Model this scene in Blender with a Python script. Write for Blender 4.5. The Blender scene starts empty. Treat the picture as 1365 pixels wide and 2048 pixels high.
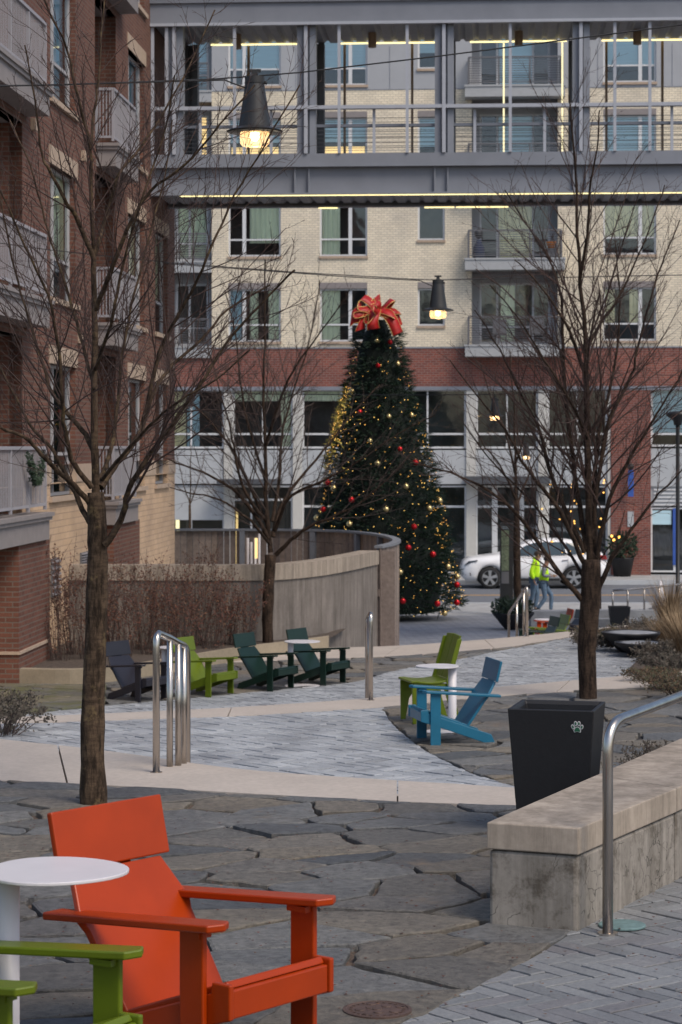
import bpy, bmesh, math, random
from mathutils import Vector, Matrix, noise
R = math.radians
SC = bpy.context.scene
COL = SC.collection

# ------------------------------------------------------------------ camera
F = 4550.0          # focal length in photo pixels
CU, CV = 682.5, 890.0
HC = 5.0            # camera height above the datum
cam_d = bpy.data.cameras.new('camera'); cam = bpy.data.objects.new('camera', cam_d); COL.objects.link(cam)
cam.location = (0, 0, HC); cam.rotation_euler = (R(90), 0, 0)
cam_d.sensor_fit = 'VERTICAL'; cam_d.sensor_height = 36; cam_d.sensor_width = 24
cam_d.lens = 36 * F / 2048; cam_d.shift_y = -134 / 2048
cam_d.clip_start = 0.5; cam_d.clip_end = 2000
cam_d.dof.use_dof = True; cam_d.dof.focus_distance = 11.5; cam_d.dof.aperture_fstop = 9.0
SC.camera = cam
# ------------------------------------------------------------------ world, sun, exposure
world = bpy.data.worlds.new('World'); SC.world = world; world.use_nodes = True
wn = world.node_tree.nodes; wl = world.node_tree.links
bg = wn['Background']; sky = wn.new('ShaderNodeTexSky'); sky.sky_type = 'NISHITA'
SUN_EL, SUN_AZ = R(52), R(138)       # azimuth clockwise from +Y
sky.sun_disc = False; sky.sun_elevation = SUN_EL; sky.sun_rotation = SUN_AZ
sky.air_density = 1.0; sky.dust_density = 2.5; sky.ozone_density = 1.2
wl.new(sky.outputs[0], bg.inputs[0]); bg.inputs[1].default_value = 0.088
sl = bpy.data.lights.new('sun', 'SUN'); sl.energy = 1.25; sl.angle = R(24); sl.color = (1.0, 0.90, 0.78)
so = bpy.data.objects.new('sun', sl); COL.objects.link(so); so.location = (0, -20, 60)
sd = Vector((math.sin(SUN_AZ) * math.cos(SUN_EL), math.cos(SUN_AZ) * math.cos(SUN_EL), math.sin(SUN_EL)))
so.rotation_euler = (-sd).to_track_quat('-Z', 'Y').to_euler()
SC.view_settings.view_transform = 'Standard'; SC.view_settings.look = 'None'
SC.view_settings.exposure = 0.80; SC.view_settings.gamma = 1
# ------------------------------------------------------------------ levels
Z1, Z2, Z3 = HC - 2.13, HC - 2.85, HC - 3.5
ZS, ZR = HC - 4.7, HC - 4.85
def z4(Y): return HC - 4.3 - 0.4 * min(max((Y - 45) / 19, 0), 1)
def G(u, v, z):
    """where the sight line of a measured point meets level z (plan coordinates)"""
    Y = (HC - z) * F / (v - CV); return Vector(((u - CU) / F * Y, Y, z))
def P(u, v, Y): return Vector(((u - CU) / F * Y, Y, HC - (v - CV) / F * Y))
def G4(u, v):
    Y = 50
    for _ in range(30): Y = (HC - z4(Y)) * F / (v - CV)
    return Vector(((u - CU) / F * Y, Y, z4(Y)))

# ------------------------------------------------------------------ mesh helper
class MB:
    def __init__(s): s.v = []; s.f = []
    def add(s, vs, fs):
        b = len(s.v); s.v += [tuple(p) for p in vs]; s.f += [tuple(b + i for i in f) for f in fs]; return s
    def box(s, x0, x1, y0, y1, z0, z1):
        return s.add([(x, y, z) for z in (z0, z1) for y in (y0, y1) for x in (x0, x1)],
              [(0, 2, 3, 1), (4, 5, 7, 6), (0, 1, 5, 4), (2, 6, 7, 3), (0, 4, 6, 2), (1, 3, 7, 5)])
    def prism(s, pts, fn, d0, d1):
        """polygon pts (a,b) extruded between d0 and d1, mapped by fn(a,b,d)"""
        n = len(pts); A = [fn(a, b, d0) for a, b in pts]; B = [fn(a, b, d1) for a, b in pts]
        return s.add(A + B, [tuple(range(n)), tuple(range(2 * n - 1, n - 1, -1))] + [(i, n + i, n + (i + 1) % n, (i + 1) % n) for i in range(n)])
    def tube(s, pts, rad, n=8, cap=True):
        pts = [Vector(p) for p in pts]
        if not isinstance(rad, (list, tuple)): rad = [rad] * len(pts)
        b = len(s.v); ref = None
        for i, p in enumerate(pts):
            t = (pts[min(i + 1, len(pts) - 1)] - pts[max(i - 1, 0)])
            if t.length < 1e-9: t = Vector((0, 0, 1))
            t.normalize()
            if ref is None: ref = t.orthogonal().normalized()
            ref = (ref - t * ref.dot(t)).normalized(); o = t.cross(ref)
            for k in range(n):
                a = 2 * math.pi * k / n; s.v.append(tuple(p + (ref * math.cos(a) + o * math.sin(a)) * rad[i]))
        for i in range(len(pts) - 1):
            for k in range(n):
                s.f.append((b + i * n + k, b + i * n + (k + 1) % n, b + (i + 1) * n + (k + 1) % n, b + (i + 1) * n + k))
        if cap:
            s.f.append(tuple(b + k for k in range(n))[::-1]); m = b + (len(pts) - 1) * n; s.f.append(tuple(m + k for k in range(n)))
        return s
    def lathe(s, prof, c=(0, 0, 0), n=24, sx=1, sy=1):
        b = len(s.v)
        for r, z in prof:
            for k in range(n):
                a = 2 * math.pi * k / n; s.v.append((c[0] + r * sx * math.cos(a), c[1] + r * sy * math.sin(a), c[2] + z))
        for i in range(len(prof) - 1):
            for k in range(n): s.f.append((b + i * n + k, b + i * n + (k + 1) % n, b + (i + 1) * n + (k + 1) % n, b + (i + 1) * n + k))
        s.f.append(tuple(b + k for k in range(n))[::-1]); m = b + (len(prof) - 1) * n; s.f.append(tuple(m + k for k in range(n)))
        return s
    def ball(s, c, r, n=10, m=6, sz=1):
        return s.lathe([(max(r * math.sin(math.pi * i / m), 1e-4), -r * sz * math.cos(math.pi * i / m)) for i in range(m + 1)], c, n)
    def build(s, name, mat, parent=None, smooth=False, bevel=0, seg=2, fixn=False):
        me = bpy.data.meshes.new(name); me.from_pydata(s.v, [], s.f)
        if fixn:
            bm = bmesh.new(); bm.from_mesh(me); bmesh.ops.recalc_face_normals(bm, faces=bm.faces); bm.to_mesh(me); bm.free()
        if mat: me.materials.append(mat)
        o = bpy.data.objects.new(name, me); COL.objects.link(o)
        if parent: o.parent = parent
        if smooth: me.polygons.foreach_set('use_smooth', [True] * len(me.polygons))
        if bevel:
            m = o.modifiers.new('bevel', 'BEVEL'); m.width = bevel; m.segments = seg; m.limit_method = 'ANGLE'; m.angle_limit = R(40)
        me.update(); return o
def tag(o, label=None, cat=None, group=None, kind=None):
    if label: o['label'] = label
    if cat: o['category'] = cat
    if group: o['group'] = group
    if kind: o['kind'] = kind
    return o
def thing(name, label, cat, loc=(0, 0, 0), rz=0, group=None):
    o = bpy.data.objects.new(name, None); COL.objects.link(o); o.empty_display_size = .2
    o.location = loc; o.rotation_euler = (0, 0, rz); return tag(o, label, cat, group)
def copy_tree(o, parent=None):
    c = o.copy(); COL.objects.link(c); c.parent = parent
    for ch in list(o.children): copy_tree(ch, c)
    return c

# ------------------------------------------------------------------ materials
class NT:
    def __init__(s, name):
        s.m = bpy.data.materials.new(name); s.m.use_nodes = True; s.t = s.m.node_tree
        s.b = s.t.nodes['Principled BSDF']; s.out = s.t.nodes['Material Output']; s.tc = None
    def n(s, typ, **kw):
        nd = s.t.nodes.new(typ)
        for k, v in kw.items():
            if k.startswith('_'): setattr(nd, k[1:], v)
            else: nd.inputs[k.replace('__', ' ')].default_value = v
        return nd
    def l(s, a, b): s.t.links.new(a, b)
    def coord(s, which='Object'):
        if not s.tc: s.tc = s.t.nodes.new('ShaderNodeTexCoord')
        return s.tc.outputs[which]
    def noise(s, scale, detail=4, rough=.6, vec=None, stretch=None, dist=0):
        nd = s.n('ShaderNodeTexNoise', Scale=scale, Detail=detail, Roughness=rough, Distortion=dist)
        v = vec or s.coord()
        if stretch:
            mp = s.n('ShaderNodeMapping'); mp.inputs['Scale'].default_value = stretch; s.l(v, mp.inputs[0]); v = mp.outputs[0]
        s.l(v, nd.inputs['Vector']); return nd.outputs['Fac']
    def ramp(s, fac, stops):
        r = s.t.nodes.new('ShaderNodeValToRGB'); e = r.color_ramp.elements
        while len(e) < len(stops): e.new(.5)
        for i, (p, c) in enumerate(stops): e[i].position = p; e[i].color = (*c, 1) if len(c) == 3 else c
        s.l(fac, r.inputs[0]); return r.outputs[0]
    def mix(s, fac, a, b, mode='MIX'):
        m = s.t.nodes.new('ShaderNodeMix'); m.data_type = 'RGBA'; m.blend_type = mode
        for sock, v in ((m.inputs[0], fac), (m.inputs[6], a), (m.inputs[7], b)):
            if hasattr(v, 'is_linked'): s.l(v, sock)
            elif isinstance(v, (int, float)): sock.default_value = v
            else: sock.default_value = (*v, 1)
        return m.outputs[2]
    def math(s, op, a, b=None, c=None):
        m = s.t.nodes.new('ShaderNodeMath'); m.operation = op
        for i, v in enumerate((a, b, c)):
            if v is None: continue
            if hasattr(v, 'is_linked'): s.l(v, m.inputs[i])
            else: m.inputs[i].default_value = v
        return m.outputs[0]
    def bump(s, h, strength=.3, dist=.01):
        b = s.n('ShaderNodeBump', Strength=strength, Distance=dist); s.l(h, b.inputs['Height']); s.l(b.outputs[0], s.b.inputs['Normal'])
    def col(s, c):
        if hasattr(c, 'is_linked'): s.l(c, s.b.inputs['Base Color'])
        else: s.b.inputs['Base Color'].default_value = (*c, 1)
    def set(s, rough=.6, metal=0, spec=.5, **kw):
        if hasattr(rough, 'is_linked'): s.l(rough, s.b.inputs['Roughness'])
        else: s.b.inputs['Roughness'].default_value = rough
        s.b.inputs['Metallic'].default_value = metal; s.b.inputs['Specular IOR Level'].default_value = spec
        for k, v in kw.items(): s.b.inputs[k].default_value = v
        return s.m
def sc3(c, k): return tuple(x * k for x in c)
def plain(name, c, rough=.6, metal=0, var=.12, nscale=6, spec=.5, bump=0, bscale=60, stretch=None):
    t = NT(name); n = t.noise(nscale, 5, .6, stretch=stretch)
    t.col(t.ramp(n, [(.3, sc3(c, 1 - var)), (.7, sc3(c, 1 + var))]))
    if bump: t.bump(t.noise(bscale, 3), bump, .004)
    return t.set(rough, metal, spec)
def emis(name, c, e):
    t = NT(name); t.col(c); t.b.inputs['Emission Color'].default_value = (*c, 1); t.b.inputs['Emission Strength'].default_value = e
    return t.set(.5)
def facade_uv(t):
    """object-space coordinates that run along whichever vertical face they lie on"""
    s = t.n('ShaderNodeSeparateXYZ'); t.l(t.coord(), s.inputs[0]); n = t.n('ShaderNodeSeparateXYZ'); t.l(t.coord('Normal'), n.inputs[0])
    fx = t.math('GREATER_THAN', t.math('ABSOLUTE', n.outputs[0]), .6)
    a = t.math('ADD', t.math('MULTIPLY', s.outputs[1], fx), t.math('MULTIPLY', s.outputs[0], t.math('SUBTRACT', 1, fx)))
    fz = t.math('GREATER_THAN', t.math('ABSOLUTE', n.outputs[2]), .6)
    b = t.math('ADD', t.math('MULTIPLY', s.outputs[1], fz), t.math('MULTIPLY', s.outputs[2], t.math('SUBTRACT', 1, fz)))
    c = t.n('ShaderNodeCombineXYZ'); t.l(a, c.inputs[0]); t.l(b, c.inputs[1]); return c.outputs[0]
def brick(name, c1, c2, mortar, bw=.21, bh=.075, ms=.010, stack=False):
    t = NT(name); uv = facade_uv(t)
    b = t.n('ShaderNodeTexBrick'); b.offset = 0 if stack else .5
    for k, v in (('Scale', 1), ('Mortar Size', ms), ('Mortar Smooth', .1), ('Bias', 0), ('Brick Width', bw), ('Row Height', bh)): b.inputs[k].default_value = v
    b.inputs['Color1'].default_value = (*c1, 1); b.inputs['Color2'].default_value = (*c2, 1); b.inputs['Mortar'].default_value = (*mortar, 1)
    t.l(uv, b.inputs['Vector'])
    big = t.noise(.7, 5, .6); fine = t.noise(35, 3, .7)
    c = t.mix(1, b.outputs[0], t.ramp(big, [(.3, (.82, .82, .84)), (.7, (1.12, 1.1, 1.06))]), 'MULTIPLY')
    c = t.mix(.6, c, t.ramp(fine, [(.25, (.75, .75, .75)), (.75, (1.25, 1.25, 1.25))]), 'MULTIPLY')
    t.col(c); t.bump(t.math('SUBTRACT', 1, b.outputs['Fac']), .5, .006)
    return t.set(.85, 0, .3)
def concrete(name, c, streak=True, crack=False, var=.2):
    t = NT(name); n1 = t.noise(2.2, 6, .65); n2 = t.noise(26, 4, .7)
    k = t.ramp(n1, [(.3, sc3(c, 1 - var)), (.7, sc3(c, 1 + var))])
    k = t.mix(.5, k, t.ramp(n2, [(.3, (.8, .8, .8)), (.7, (1.2, 1.2, 1.2))]), 'MULTIPLY')
    if streak:
        st = t.noise(1.5, 6, .7, stretch=(6, 6, .5)); k = t.mix(.75, k, t.ramp(st, [(.38, (.55, .54, .52)), (.62, (1.08, 1.08, 1.08))]), 'MULTIPLY')
    if crack:
        v = t.n('ShaderNodeTexVoronoi', Scale=9); v.feature = 'DISTANCE_TO_EDGE'
        w = t.n('ShaderNodeVectorMath'); w.operation = 'ADD'; nn = t.n('ShaderNodeTexNoise', Scale=7, Detail=4); t.l(t.coord(), nn.inputs['Vector'])
        sc = t.n('ShaderNodeVectorMath'); sc.operation = 'SCALE'; sc.inputs['Scale'].default_value = .22; t.l(nn.outputs['Color'], sc.inputs[0])
        t.l(t.coord(), w.inputs[0]); t.l(sc.outputs[0], w.inputs[1]); t.l(w.outputs[0], v.inputs['Vector'])
        line = t.ramp(v.outputs['Distance'], [(0, (0, 0, 0)), (.03, (1, 1, 1))])
        msk = t.ramp(t.noise(3.1, 3), [(.5, (1, 1, 1)), (.6, (0, 0, 0))])
        line = t.mix(1, line, msk, 'LIGHTEN'); k = t.mix(.75, k, line, 'MULTIPLY')
        bl = t.noise(5.5, 5, .75); k = t.mix(.8, k, t.ramp(bl, [(.36, (.34, .31, .27)), (.5, (1, 1, 1))]), 'MULTIPLY')
    t.col(k); t.bump(n2, .35, .003); return t.set(.85, 0, .3)
def island(name, cols, rough=.7, fine=30, bstr=.4, spec=.4, patch=None, cleft=False):
    """stone pieces: each loose piece takes its own tone"""
    t = NT(name); g = t.n('ShaderNodeNewGeometry'); r = g.outputs['Random Per Island']
    k = t.ramp(r, [(i / (len(cols) - 1), c) for i, c in enumerate(cols)])
    n1 = t.noise(fine, 6, .7); n0 = t.noise(1.3, 5, .65)
    k = t.mix(.7, k, t.ramp(n1, [(.3, (.66, .66, .66) if not cleft else (.42, .42, .43)), (.7, (1.34, 1.34, 1.34) if not cleft else (1.6, 1.58, 1.54))]), 'MULTIPLY')
    k = t.mix(.8, k, t.ramp(n0, [(.3, (.72, .72, .74)), (.7, (1.25, 1.25, 1.22))]), 'MULTIPLY')
    if patch:
        p = t.noise(patch[0], 5, .7); k = t.mix(t.ramp(p, [(patch[1], (0, 0, 0)), (patch[1] + .12, (1, 1, 1))]), k, patch[2])
    t.col(k); t.bump(t.noise(fine * .35, 7, .72), bstr, .012 if not cleft else .02)
    if cleft:
        c1 = t.noise(3.4, 6, .62, dist=.8); q = t.math('DIVIDE', t.math('FLOOR', t.math('MULTIPLY', c1, 15)), 15); h = t.math('ADD', q, t.math('MULTIPLY', t.noise(fine, 8, .8), .45)); t.bump(h, 1.0, .05)
        fr_ = t.math('FRACT', t.math('MULTIPLY', c1, 15)); ln = t.ramp(fr_, [(.0, (.30, .30, .30)), (.13, (1, 1, 1))]); mk = t.ramp(t.noise(2.3, 4, .6), [(.42, (1, 1, 1)), (.50, (0, 0, 0))])
        t.col(t.mix(1, k, t.mix(1, ln, mk, 'LIGHTEN'), 'MULTIPLY'))
    return t.set(t.ramp(n0, [(.3, (rough - .12,) * 3), (.7, (rough + .1,) * 3)]), 0, spec)
def glass(name, tint=(.75, .85, .88), refl=.14):
    t = NT(name); tr = t.n('ShaderNodeBsdfTransparent'); tr.inputs[0].default_value = (*tint, 1)
    gl = t.n('ShaderNodeBsdfGlossy', Roughness=.03); gl.inputs[0].default_value = (.9, .95, 1, 1)
    lw = t.n('ShaderNodeLayerWeight', Blend=.25); f = t.math('ADD', t.math('MULTIPLY', lw.outputs['Fresnel'], .9), refl)
    w = t.noise(.9, 2); bp = t.n('ShaderNodeBump', Strength=.08, Distance=.05); t.l(w, bp.inputs['Height']); t.l(bp.outputs[0], gl.inputs['Normal'])
    mx = t.t.nodes.new('ShaderNodeMixShader'); t.l(f, mx.inputs[0]); t.l(tr.outputs[0], mx.inputs[1]); t.l(gl.outputs[0], mx.inputs[2])
    t.l(mx.outputs[0], t.out.inputs[0]); return t.m
M = {}
M['brick_l'] = brick('dark_red_brick', (.125, .052, .037), (.175, .074, .051), (.155, .12, .10))
M['brick_cream_l'] = brick('buff_block', (.52, .37, .245), (.58, .42, .285), (.40, .29, .21), .42, .11, .008)
M['brick_cream'] = brick('cream_brick', (.80, .72, .57), (.70, .625, .49), (.52, .46, .37), .21, .085, .010)
M['brick_red'] = brick('red_brick', (.26, .085, .062), (.17, .065, .055), (.24, .17, .15), .21, .085, .010)
M['lintel'] = plain('lintel_stone', (.42, .32, .24), .8, var=.1)
M['panel'] = plain('grey_panel', (.36, .37, .39), .6, var=.05, nscale=1.5)
M['panel_light'] = plain('light_grey_panel', (.42, .44, .46), .6, var=.06, nscale=1.5)
M['slab'] = plain('balcony_slab_paint', (.24, .215, .21), .7, var=.08)
M['slab_far'] = plain('far_slab_paint', (.36, .37, .38), .6, var=.06)
M['rail_l'] = plain('balcony_rail_paint', (.32, .31, .335), .5, var=.05)
M['rail_d'] = plain('dark_rail_paint', (.13, .13, .14), .5, var=.05)
M['frame'] = plain('window_frame_white', (.62, .63, .64), .5, var=.04)
M['frame_l'] = plain('window_frame_grey', (.38, .37, .38), .5, var=.04)
M['storefront'] = plain('storefront_column', (.52, .51, .48), .6, var=.05)
M['glass'] = glass('window_glass'); M['glass_far'] = glass('far_window_glass', (.98, 1, .98), .10)
M['room'] = plain('dark_room', (.07, .08, .08), .9, var=.4, nscale=1.3)
M['room2'] = plain('dim_room', (.10, .095, .085), .9, var=.5, nscale=1.2)
M['curtain'] = plain('pale_curtain', (.86, .92, .72), .9, var=.12, nscale=2, stretch=(9, 9, .3))
M['curtain2'] = plain('warm_curtain', (.88, .82, .55), .9, var=.15, nscale=2, stretch=(9, 9, .3))
M['sky_blue'] = plain('sky_blue_sheet', (.48, .68, .76), .8, var=.08, nscale=1.2, stretch=(.3, .3, 14))  # blue stands in for sky reflected in panes; the poster borrows it
M['lit'] = emis('interior_and_reflection_glow', (1.0, .72, .30), .45)  # lit rooms, and warm reflections imitated low in some panes
M['lit2'] = emis('lit_interior_bright', (1.0, .88, .52), .7)
M['steel'] = plain('bridge_steel', (.21, .225, .26), .5, var=.08, nscale=1.5)
M['steel_lt'] = plain('bridge_light_steel', (.38, .40, .45), .45, var=.05)
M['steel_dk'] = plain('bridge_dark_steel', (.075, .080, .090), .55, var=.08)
M['deck'] = plain('ribbed_deck', (.24, .24, .25), .55, var=.1)
M['led'] = emis('led_strip', (1.0, .84, .40), 1.0)
M['bronze'] = plain('bronze_light', (.25, .17, .11), .5)
M['cap'] = concrete('buff_stone_cap', (.355, .30, .245), True, var=.12)
M['cap_y'] = concrete('kerb_stone', (.30, .25, .18), False, var=.16)
M['band'] = concrete('paving_band_stone', (.42, .37, .325), False, var=.08)
M['conc'] = concrete('stained_concrete', (.205, .18, .16), True)
M['conc_b'] = concrete('cracked_concrete', (.26, .235, .205), True, True)
M['walk'] = concrete('sidewalk_concrete', (.34, .34, .34), False)
M['asphalt'] = plain('asphalt', (.125, .135, .155), .85, var=.15, nscale=3, bump=.4)
M['linepaint'] = plain('yellow_line', (.45, .26, .08), .8)
M['whitepaint'] = plain('white_line', (.5, .5, .5), .8)
M['soil'] = plain('mulch_soil', (.070, .052, .040), .95, var=.45, nscale=14, bump=1, bscale=25)
M['gravel'] = plain('joint_gravel', (.10, .072, .055), .95, var=.6, nscale=90, bump=1, bscale=120)
M['joint'] = plain('joint_sand', (.022, .021, .023), .95, var=.3, nscale=60)
M['flag'] = island('slate_flagstone', [(.115, .122, .130), (.180, .178, .172), (.082, .088, .096), (.205, .178, .140), (.125, .128, .134), (.185, .158, .122), (.100, .105, .110)], .58, 22, .6, .5, (1.7, .60, (.19, .15, .11)), True)
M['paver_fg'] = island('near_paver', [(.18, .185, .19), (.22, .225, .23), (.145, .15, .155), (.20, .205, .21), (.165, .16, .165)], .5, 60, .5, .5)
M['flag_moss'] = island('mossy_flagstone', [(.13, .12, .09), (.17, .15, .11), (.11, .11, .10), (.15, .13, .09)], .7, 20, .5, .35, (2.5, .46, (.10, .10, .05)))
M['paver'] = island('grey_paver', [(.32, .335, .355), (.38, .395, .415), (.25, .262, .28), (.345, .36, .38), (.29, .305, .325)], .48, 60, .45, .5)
M['paver_dk'] = island('dark_paver', [(.13, .135, .155), (.17, .175, .195), (.115, .118, .14), (.155, .15, .165)], .55, 40, .3, .5)
M['wood'] = island('weathered_board', [(.20, .155, .13), (.27, .215, .18), (.14, .11, .098), (.23, .18, .145)], .8, 14, .3, .3)
M['post'] = plain('fence_post', (.17, .18, .20), .7, var=.1)
M['stainless'] = plain('brushed_stainless', (.50, .46, .42), .27, 1, var=.15, nscale=18, stretch=(1, 1, .15))
M['black'] = plain('black_plastic', (.006, .006, .008), .6, var=.2, nscale=30, bump=.2)
M['blackm'] = plain('black_metal', (.020, .020, .021), .45, var=.15)
M['lampshade'] = plain('lamp_enamel', (.020, .019, .019), .5, var=.2)
M['lampin'] = plain('lamp_inner', (.55, .52, .45), .4)
M['bulb'] = emis('lamp_bulb', (1.0, .62, .28), 9)
M['lglass'] = glass('lamp_glass', (1, .95, .85), .10)
M['cable'] = plain('cable_rubber', (.015, .015, .016), .6)
def frosted():
    t = NT('frosted_lamp_glass'); a = t.n('ShaderNodeBsdfTransparent'); b = t.n('ShaderNodeBsdfTranslucent'); b.inputs[0].default_value = (1, .93, .78, 1)
    g = t.n('ShaderNodeBsdfGlossy', Roughness=.08); m = t.t.nodes.new('ShaderNodeMixShader'); m.inputs[0].default_value = .42; t.l(a.outputs[0], m.inputs[1]); t.l(b.outputs[0], m.inputs[2])
    m2 = t.t.nodes.new('ShaderNodeMixShader'); m2.inputs[0].default_value = .12; t.l(m.outputs[0], m2.inputs[1]); t.l(g.outputs[0], m2.inputs[2]); t.l(m2.outputs[0], t.out.inputs[0]); return t.m
M['lglass'] = frosted()
def bark(name, c1, c2, lich=None):
    t = NT(name); n = t.noise(3.5, 6, .7, stretch=(3, 3, 14)); n2 = t.noise(5, 6, .72, stretch=(5, 5, 1.2))
    k = t.mix(t.ramp(n2, [(.44, (0, 0, 0)), (.60, (1, 1, 1))]), t.ramp(n, [(.3, sc3(c1, .8)), (.7, sc3(c2, 1.25))]), sc3(c1, .45))
    if lich: k = t.mix(t.ramp(t.noise(9, 5, .7), [(.56, (0, 0, 0)), (.68, (.8, .8, .8))]), k, lich)
    t.col(k); t.bump(n2, .8, .02); return t.set(.9, 0, .2)
M['bark'] = bark('bark', (.050, .033, .021), (.105, .070, .045), (.17, .12, .06))
M['bark2'] = bark('bark_dark', (.030, .019, .014), (.065, .042, .028))
M['twig'] = plain('twig', (.058, .034, .028), .9, var=.3)
M['twig_g'] = plain('twig_grey', (.062, .044, .038), .9, var=.3)
M['needle'] = island('fir_needles', [(.008, .022, .014), (.018, .040, .022), (.010, .030, .022), (.030, .050, .022)], .6, 10, .1, .3)
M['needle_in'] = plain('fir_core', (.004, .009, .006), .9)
M['drybrush'] = island('dry_leaves', [(.085, .036, .028), (.14, .060, .042), (.055, .028, .025), (.19, .105, .060)], .85, 10, .1, .2)
M['drystem'] = plain('dry_stem', (.095, .065, .055), .85, var=.3)
M['grass_dry'] = island('dry_grass', [(.28, .20, .12), (.20, .135, .08), (.33, .25, .16)], .85, 10, .1, .2)
M['shrub'] = island('shrub_leaf', [(.060, .070, .040), (.085, .075, .045), (.12, .07, .045), (.05, .055, .04)], .8, 10, .1, .2)
M['shrub_grey'] = island('grey_groundcover', [(.085, .072, .060), (.060, .055, .045), (.12, .10, .08)], .85, 10, .1, .2)
M['evergreen'] = island('evergreen_leaf', [(.018, .038, .022), (.035, .055, .030), (.025, .045, .03)], .6, 10, .1, .3)
def plastic(name, c): return plain(name, c, .34, var=.10, nscale=4, spec=.34, bump=.06, bscale=200)
M['red'] = plastic('red_hdpe', (.34, .034, .001)); M['lime'] = plastic('lime_hdpe', (.105, .145, .008)); M['blue'] = plastic('blue_hdpe', (.016, .125, .21))
M['dgreen'] = plastic('green_hdpe', (.006, .021, .015)); M['char'] = plastic('charcoal_hdpe', (.020, .019, .026))
M['white'] = plain('white_powdercoat', (.60, .58, .60), .4, var=.04)
M['rust'] = plain('cast_iron', (.075, .045, .035), .7, var=.3, nscale=20, bump=.5, bscale=80)
M['teal'] = plain('verdigris_cover', (.12, .19, .19), .7, var=.25, nscale=30)
# ================================================================== GROUND
def dense(pts, step=.35):
    out = []
    for i, a in enumerate(pts):
        b = pts[(i + 1) % len(pts)]; n = max(1, int((Vector(b) - Vector(a)).length / step))
        out += [(a[0] + (b[0] - a[0]) * k / n, a[1] + (b[1] - a[1]) * k / n) for k in range(n)]
    return out
def smooth(pts, n=6):
    """Catmull-Rom through plan points"""
    pts = [Vector(p[:2]) for p in pts]; out = []
    for i in range(len(pts) - 1):
        p0, p1, p2, p3 = pts[max(i - 1, 0)], pts[i], pts[i + 1], pts[min(i + 2, len(pts) - 1)]
        for k in range(n):
            t = k / n
            out.append(.5 * ((2 * p1) + (p2 - p0) * t + (2 * p0 - 5 * p1 + 4 * p2 - p3) * t * t + (3 * p1 - p0 - 3 * p2 + p3) * t ** 3))
    return [tuple(p) for p in out] + [tuple(pts[-1])]
def sm3(pts, n=6):
    base = smooth(pts, n); m = len(pts) - 1; out = []
    for i, b in enumerate(base):
        s = i / n; k = min(int(s), m - 1); f = s - k
        out.append((b[0], b[1], pts[k][2] * (1 - f) + pts[k + 1][2] * f))
    return out
def clip(sub, cell):
    """clip polygon sub by convex counter-clockwise cell"""
    for i in range(len(cell)):
        ax, ay = cell[i]; bx, by = cell[(i + 1) % len(cell)]
        out = []; 
        if not sub: return []
        def side(p): return (bx - ax) * (p[1] - ay) - (by - ay) * (p[0] - ax)
        pr = sub[-1]; sp = side(pr)
        for q in sub:
            sq = side(q)
            if (sp >= 0) != (sq >= 0):
                t = sp / (sp - sq); out.append((pr[0] + (q[0] - pr[0]) * t, pr[1] + (q[1] - pr[1]) * t))
            if sq >= 0: out.append(q)
            pr, sp = q, sq
        sub = out
    return sub
def half(sub, mx, my, dx, dy):
    out = []; pr = sub[-1]; sp = (pr[0] - mx) * dx + (pr[1] - my) * dy
    for q in sub:
        sq = (q[0] - mx) * dx + (q[1] - my) * dy
        if (sp > 0) != (sq > 0): t = sp / (sp - sq); out.append((pr[0] + (q[0] - pr[0]) * t, pr[1] + (q[1] - pr[1]) * t))
        if sq <= 0: out.append(q)
        pr, sp = q, sq
    return out
def area(p): return .5 * sum(p[i][0] * p[(i + 1) % len(p)][1] - p[(i + 1) % len(p)][0] * p[i][1] for i in range(len(p)))
def inside(p, poly):
    x, y = p; c = False; j = len(poly) - 1
    for i in range(len(poly)):
        xi, yi = poly[i]; xj, yj = poly[j]
        if (yi > y) != (yj > y) and x < (xj - xi) * (y - yi) / (yj - yi) + xi: c = not c
        j = i
    return c
def pl(uvs, z): return [tuple(G(u, v, z)[:2]) for u, v in uvs]
def sheet(name, poly, z, mat, kind='structure', thick=.5):
    mb = MB(); zf = z if callable(z) else (lambda y: z)
    n = len(poly); 
    mb.add([(x, y, zf(y)) for x, y in poly] + [(x, y, zf(y) - thick) for x, y in poly],
           [tuple(range(n))] + [(i, (i + 1) % n, n + (i + 1) % n, n + i) for i in range(n)])
    o = mb.build(name, mat, fixn=True); o['kind'] = kind; return o
# --- big ground sheets: one per level of the stepped plaza, the last one reaching the horizon
b1n = pl([(-400, 1540), (-150, 1555), (0, 1562), (240, 1573), (480, 1587), (780, 1603), (900, 1608), (1042, 1614), (1200, 1618)], Z1)
b1f = pl([(-400, 1445), (-150, 1462), (0, 1479), (211, 1502), (480, 1539), (780, 1561), (900, 1568), (1042, 1577), (1200, 1583)], Z1)
b2n = pl([(-300, 1452), (53, 1446), (211, 1441), (480, 1432), (766, 1414), (1000, 1392), (1273, 1376), (1500, 1360)], Z2)
b2f = pl([(-300, 1440), (42, 1434), (306, 1423), (480, 1414.5), (728, 1397.6), (1010, 1373), (1310, 1347), (1500, 1331)], Z2)
b3n = pl([(400, 1328), (620, 1318), (748, 1314.7), (1008, 1295), (1159, 1271), (1300, 1254), (1500, 1236)], Z3)
b3f = pl([(400, 1304), (628, 1296), (790, 1292), (985, 1278), (1159, 1261), (1300, 1246), (1500, 1229)], Z3)
B1n, B1f, B2n, B2f, B3n, B3f = [smooth(p) for p in (b1n, b1f, b2n, b2f, b3n, b3f)]
def midline(a, b): return [((p[0] + q[0]) / 2, (p[1] + q[1]) / 2) for p, q in zip(a, b)]
m1, m2, m3 = midline(B1n, B1f), midline(B2n, B2f), midline(B3n, B3f)
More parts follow.
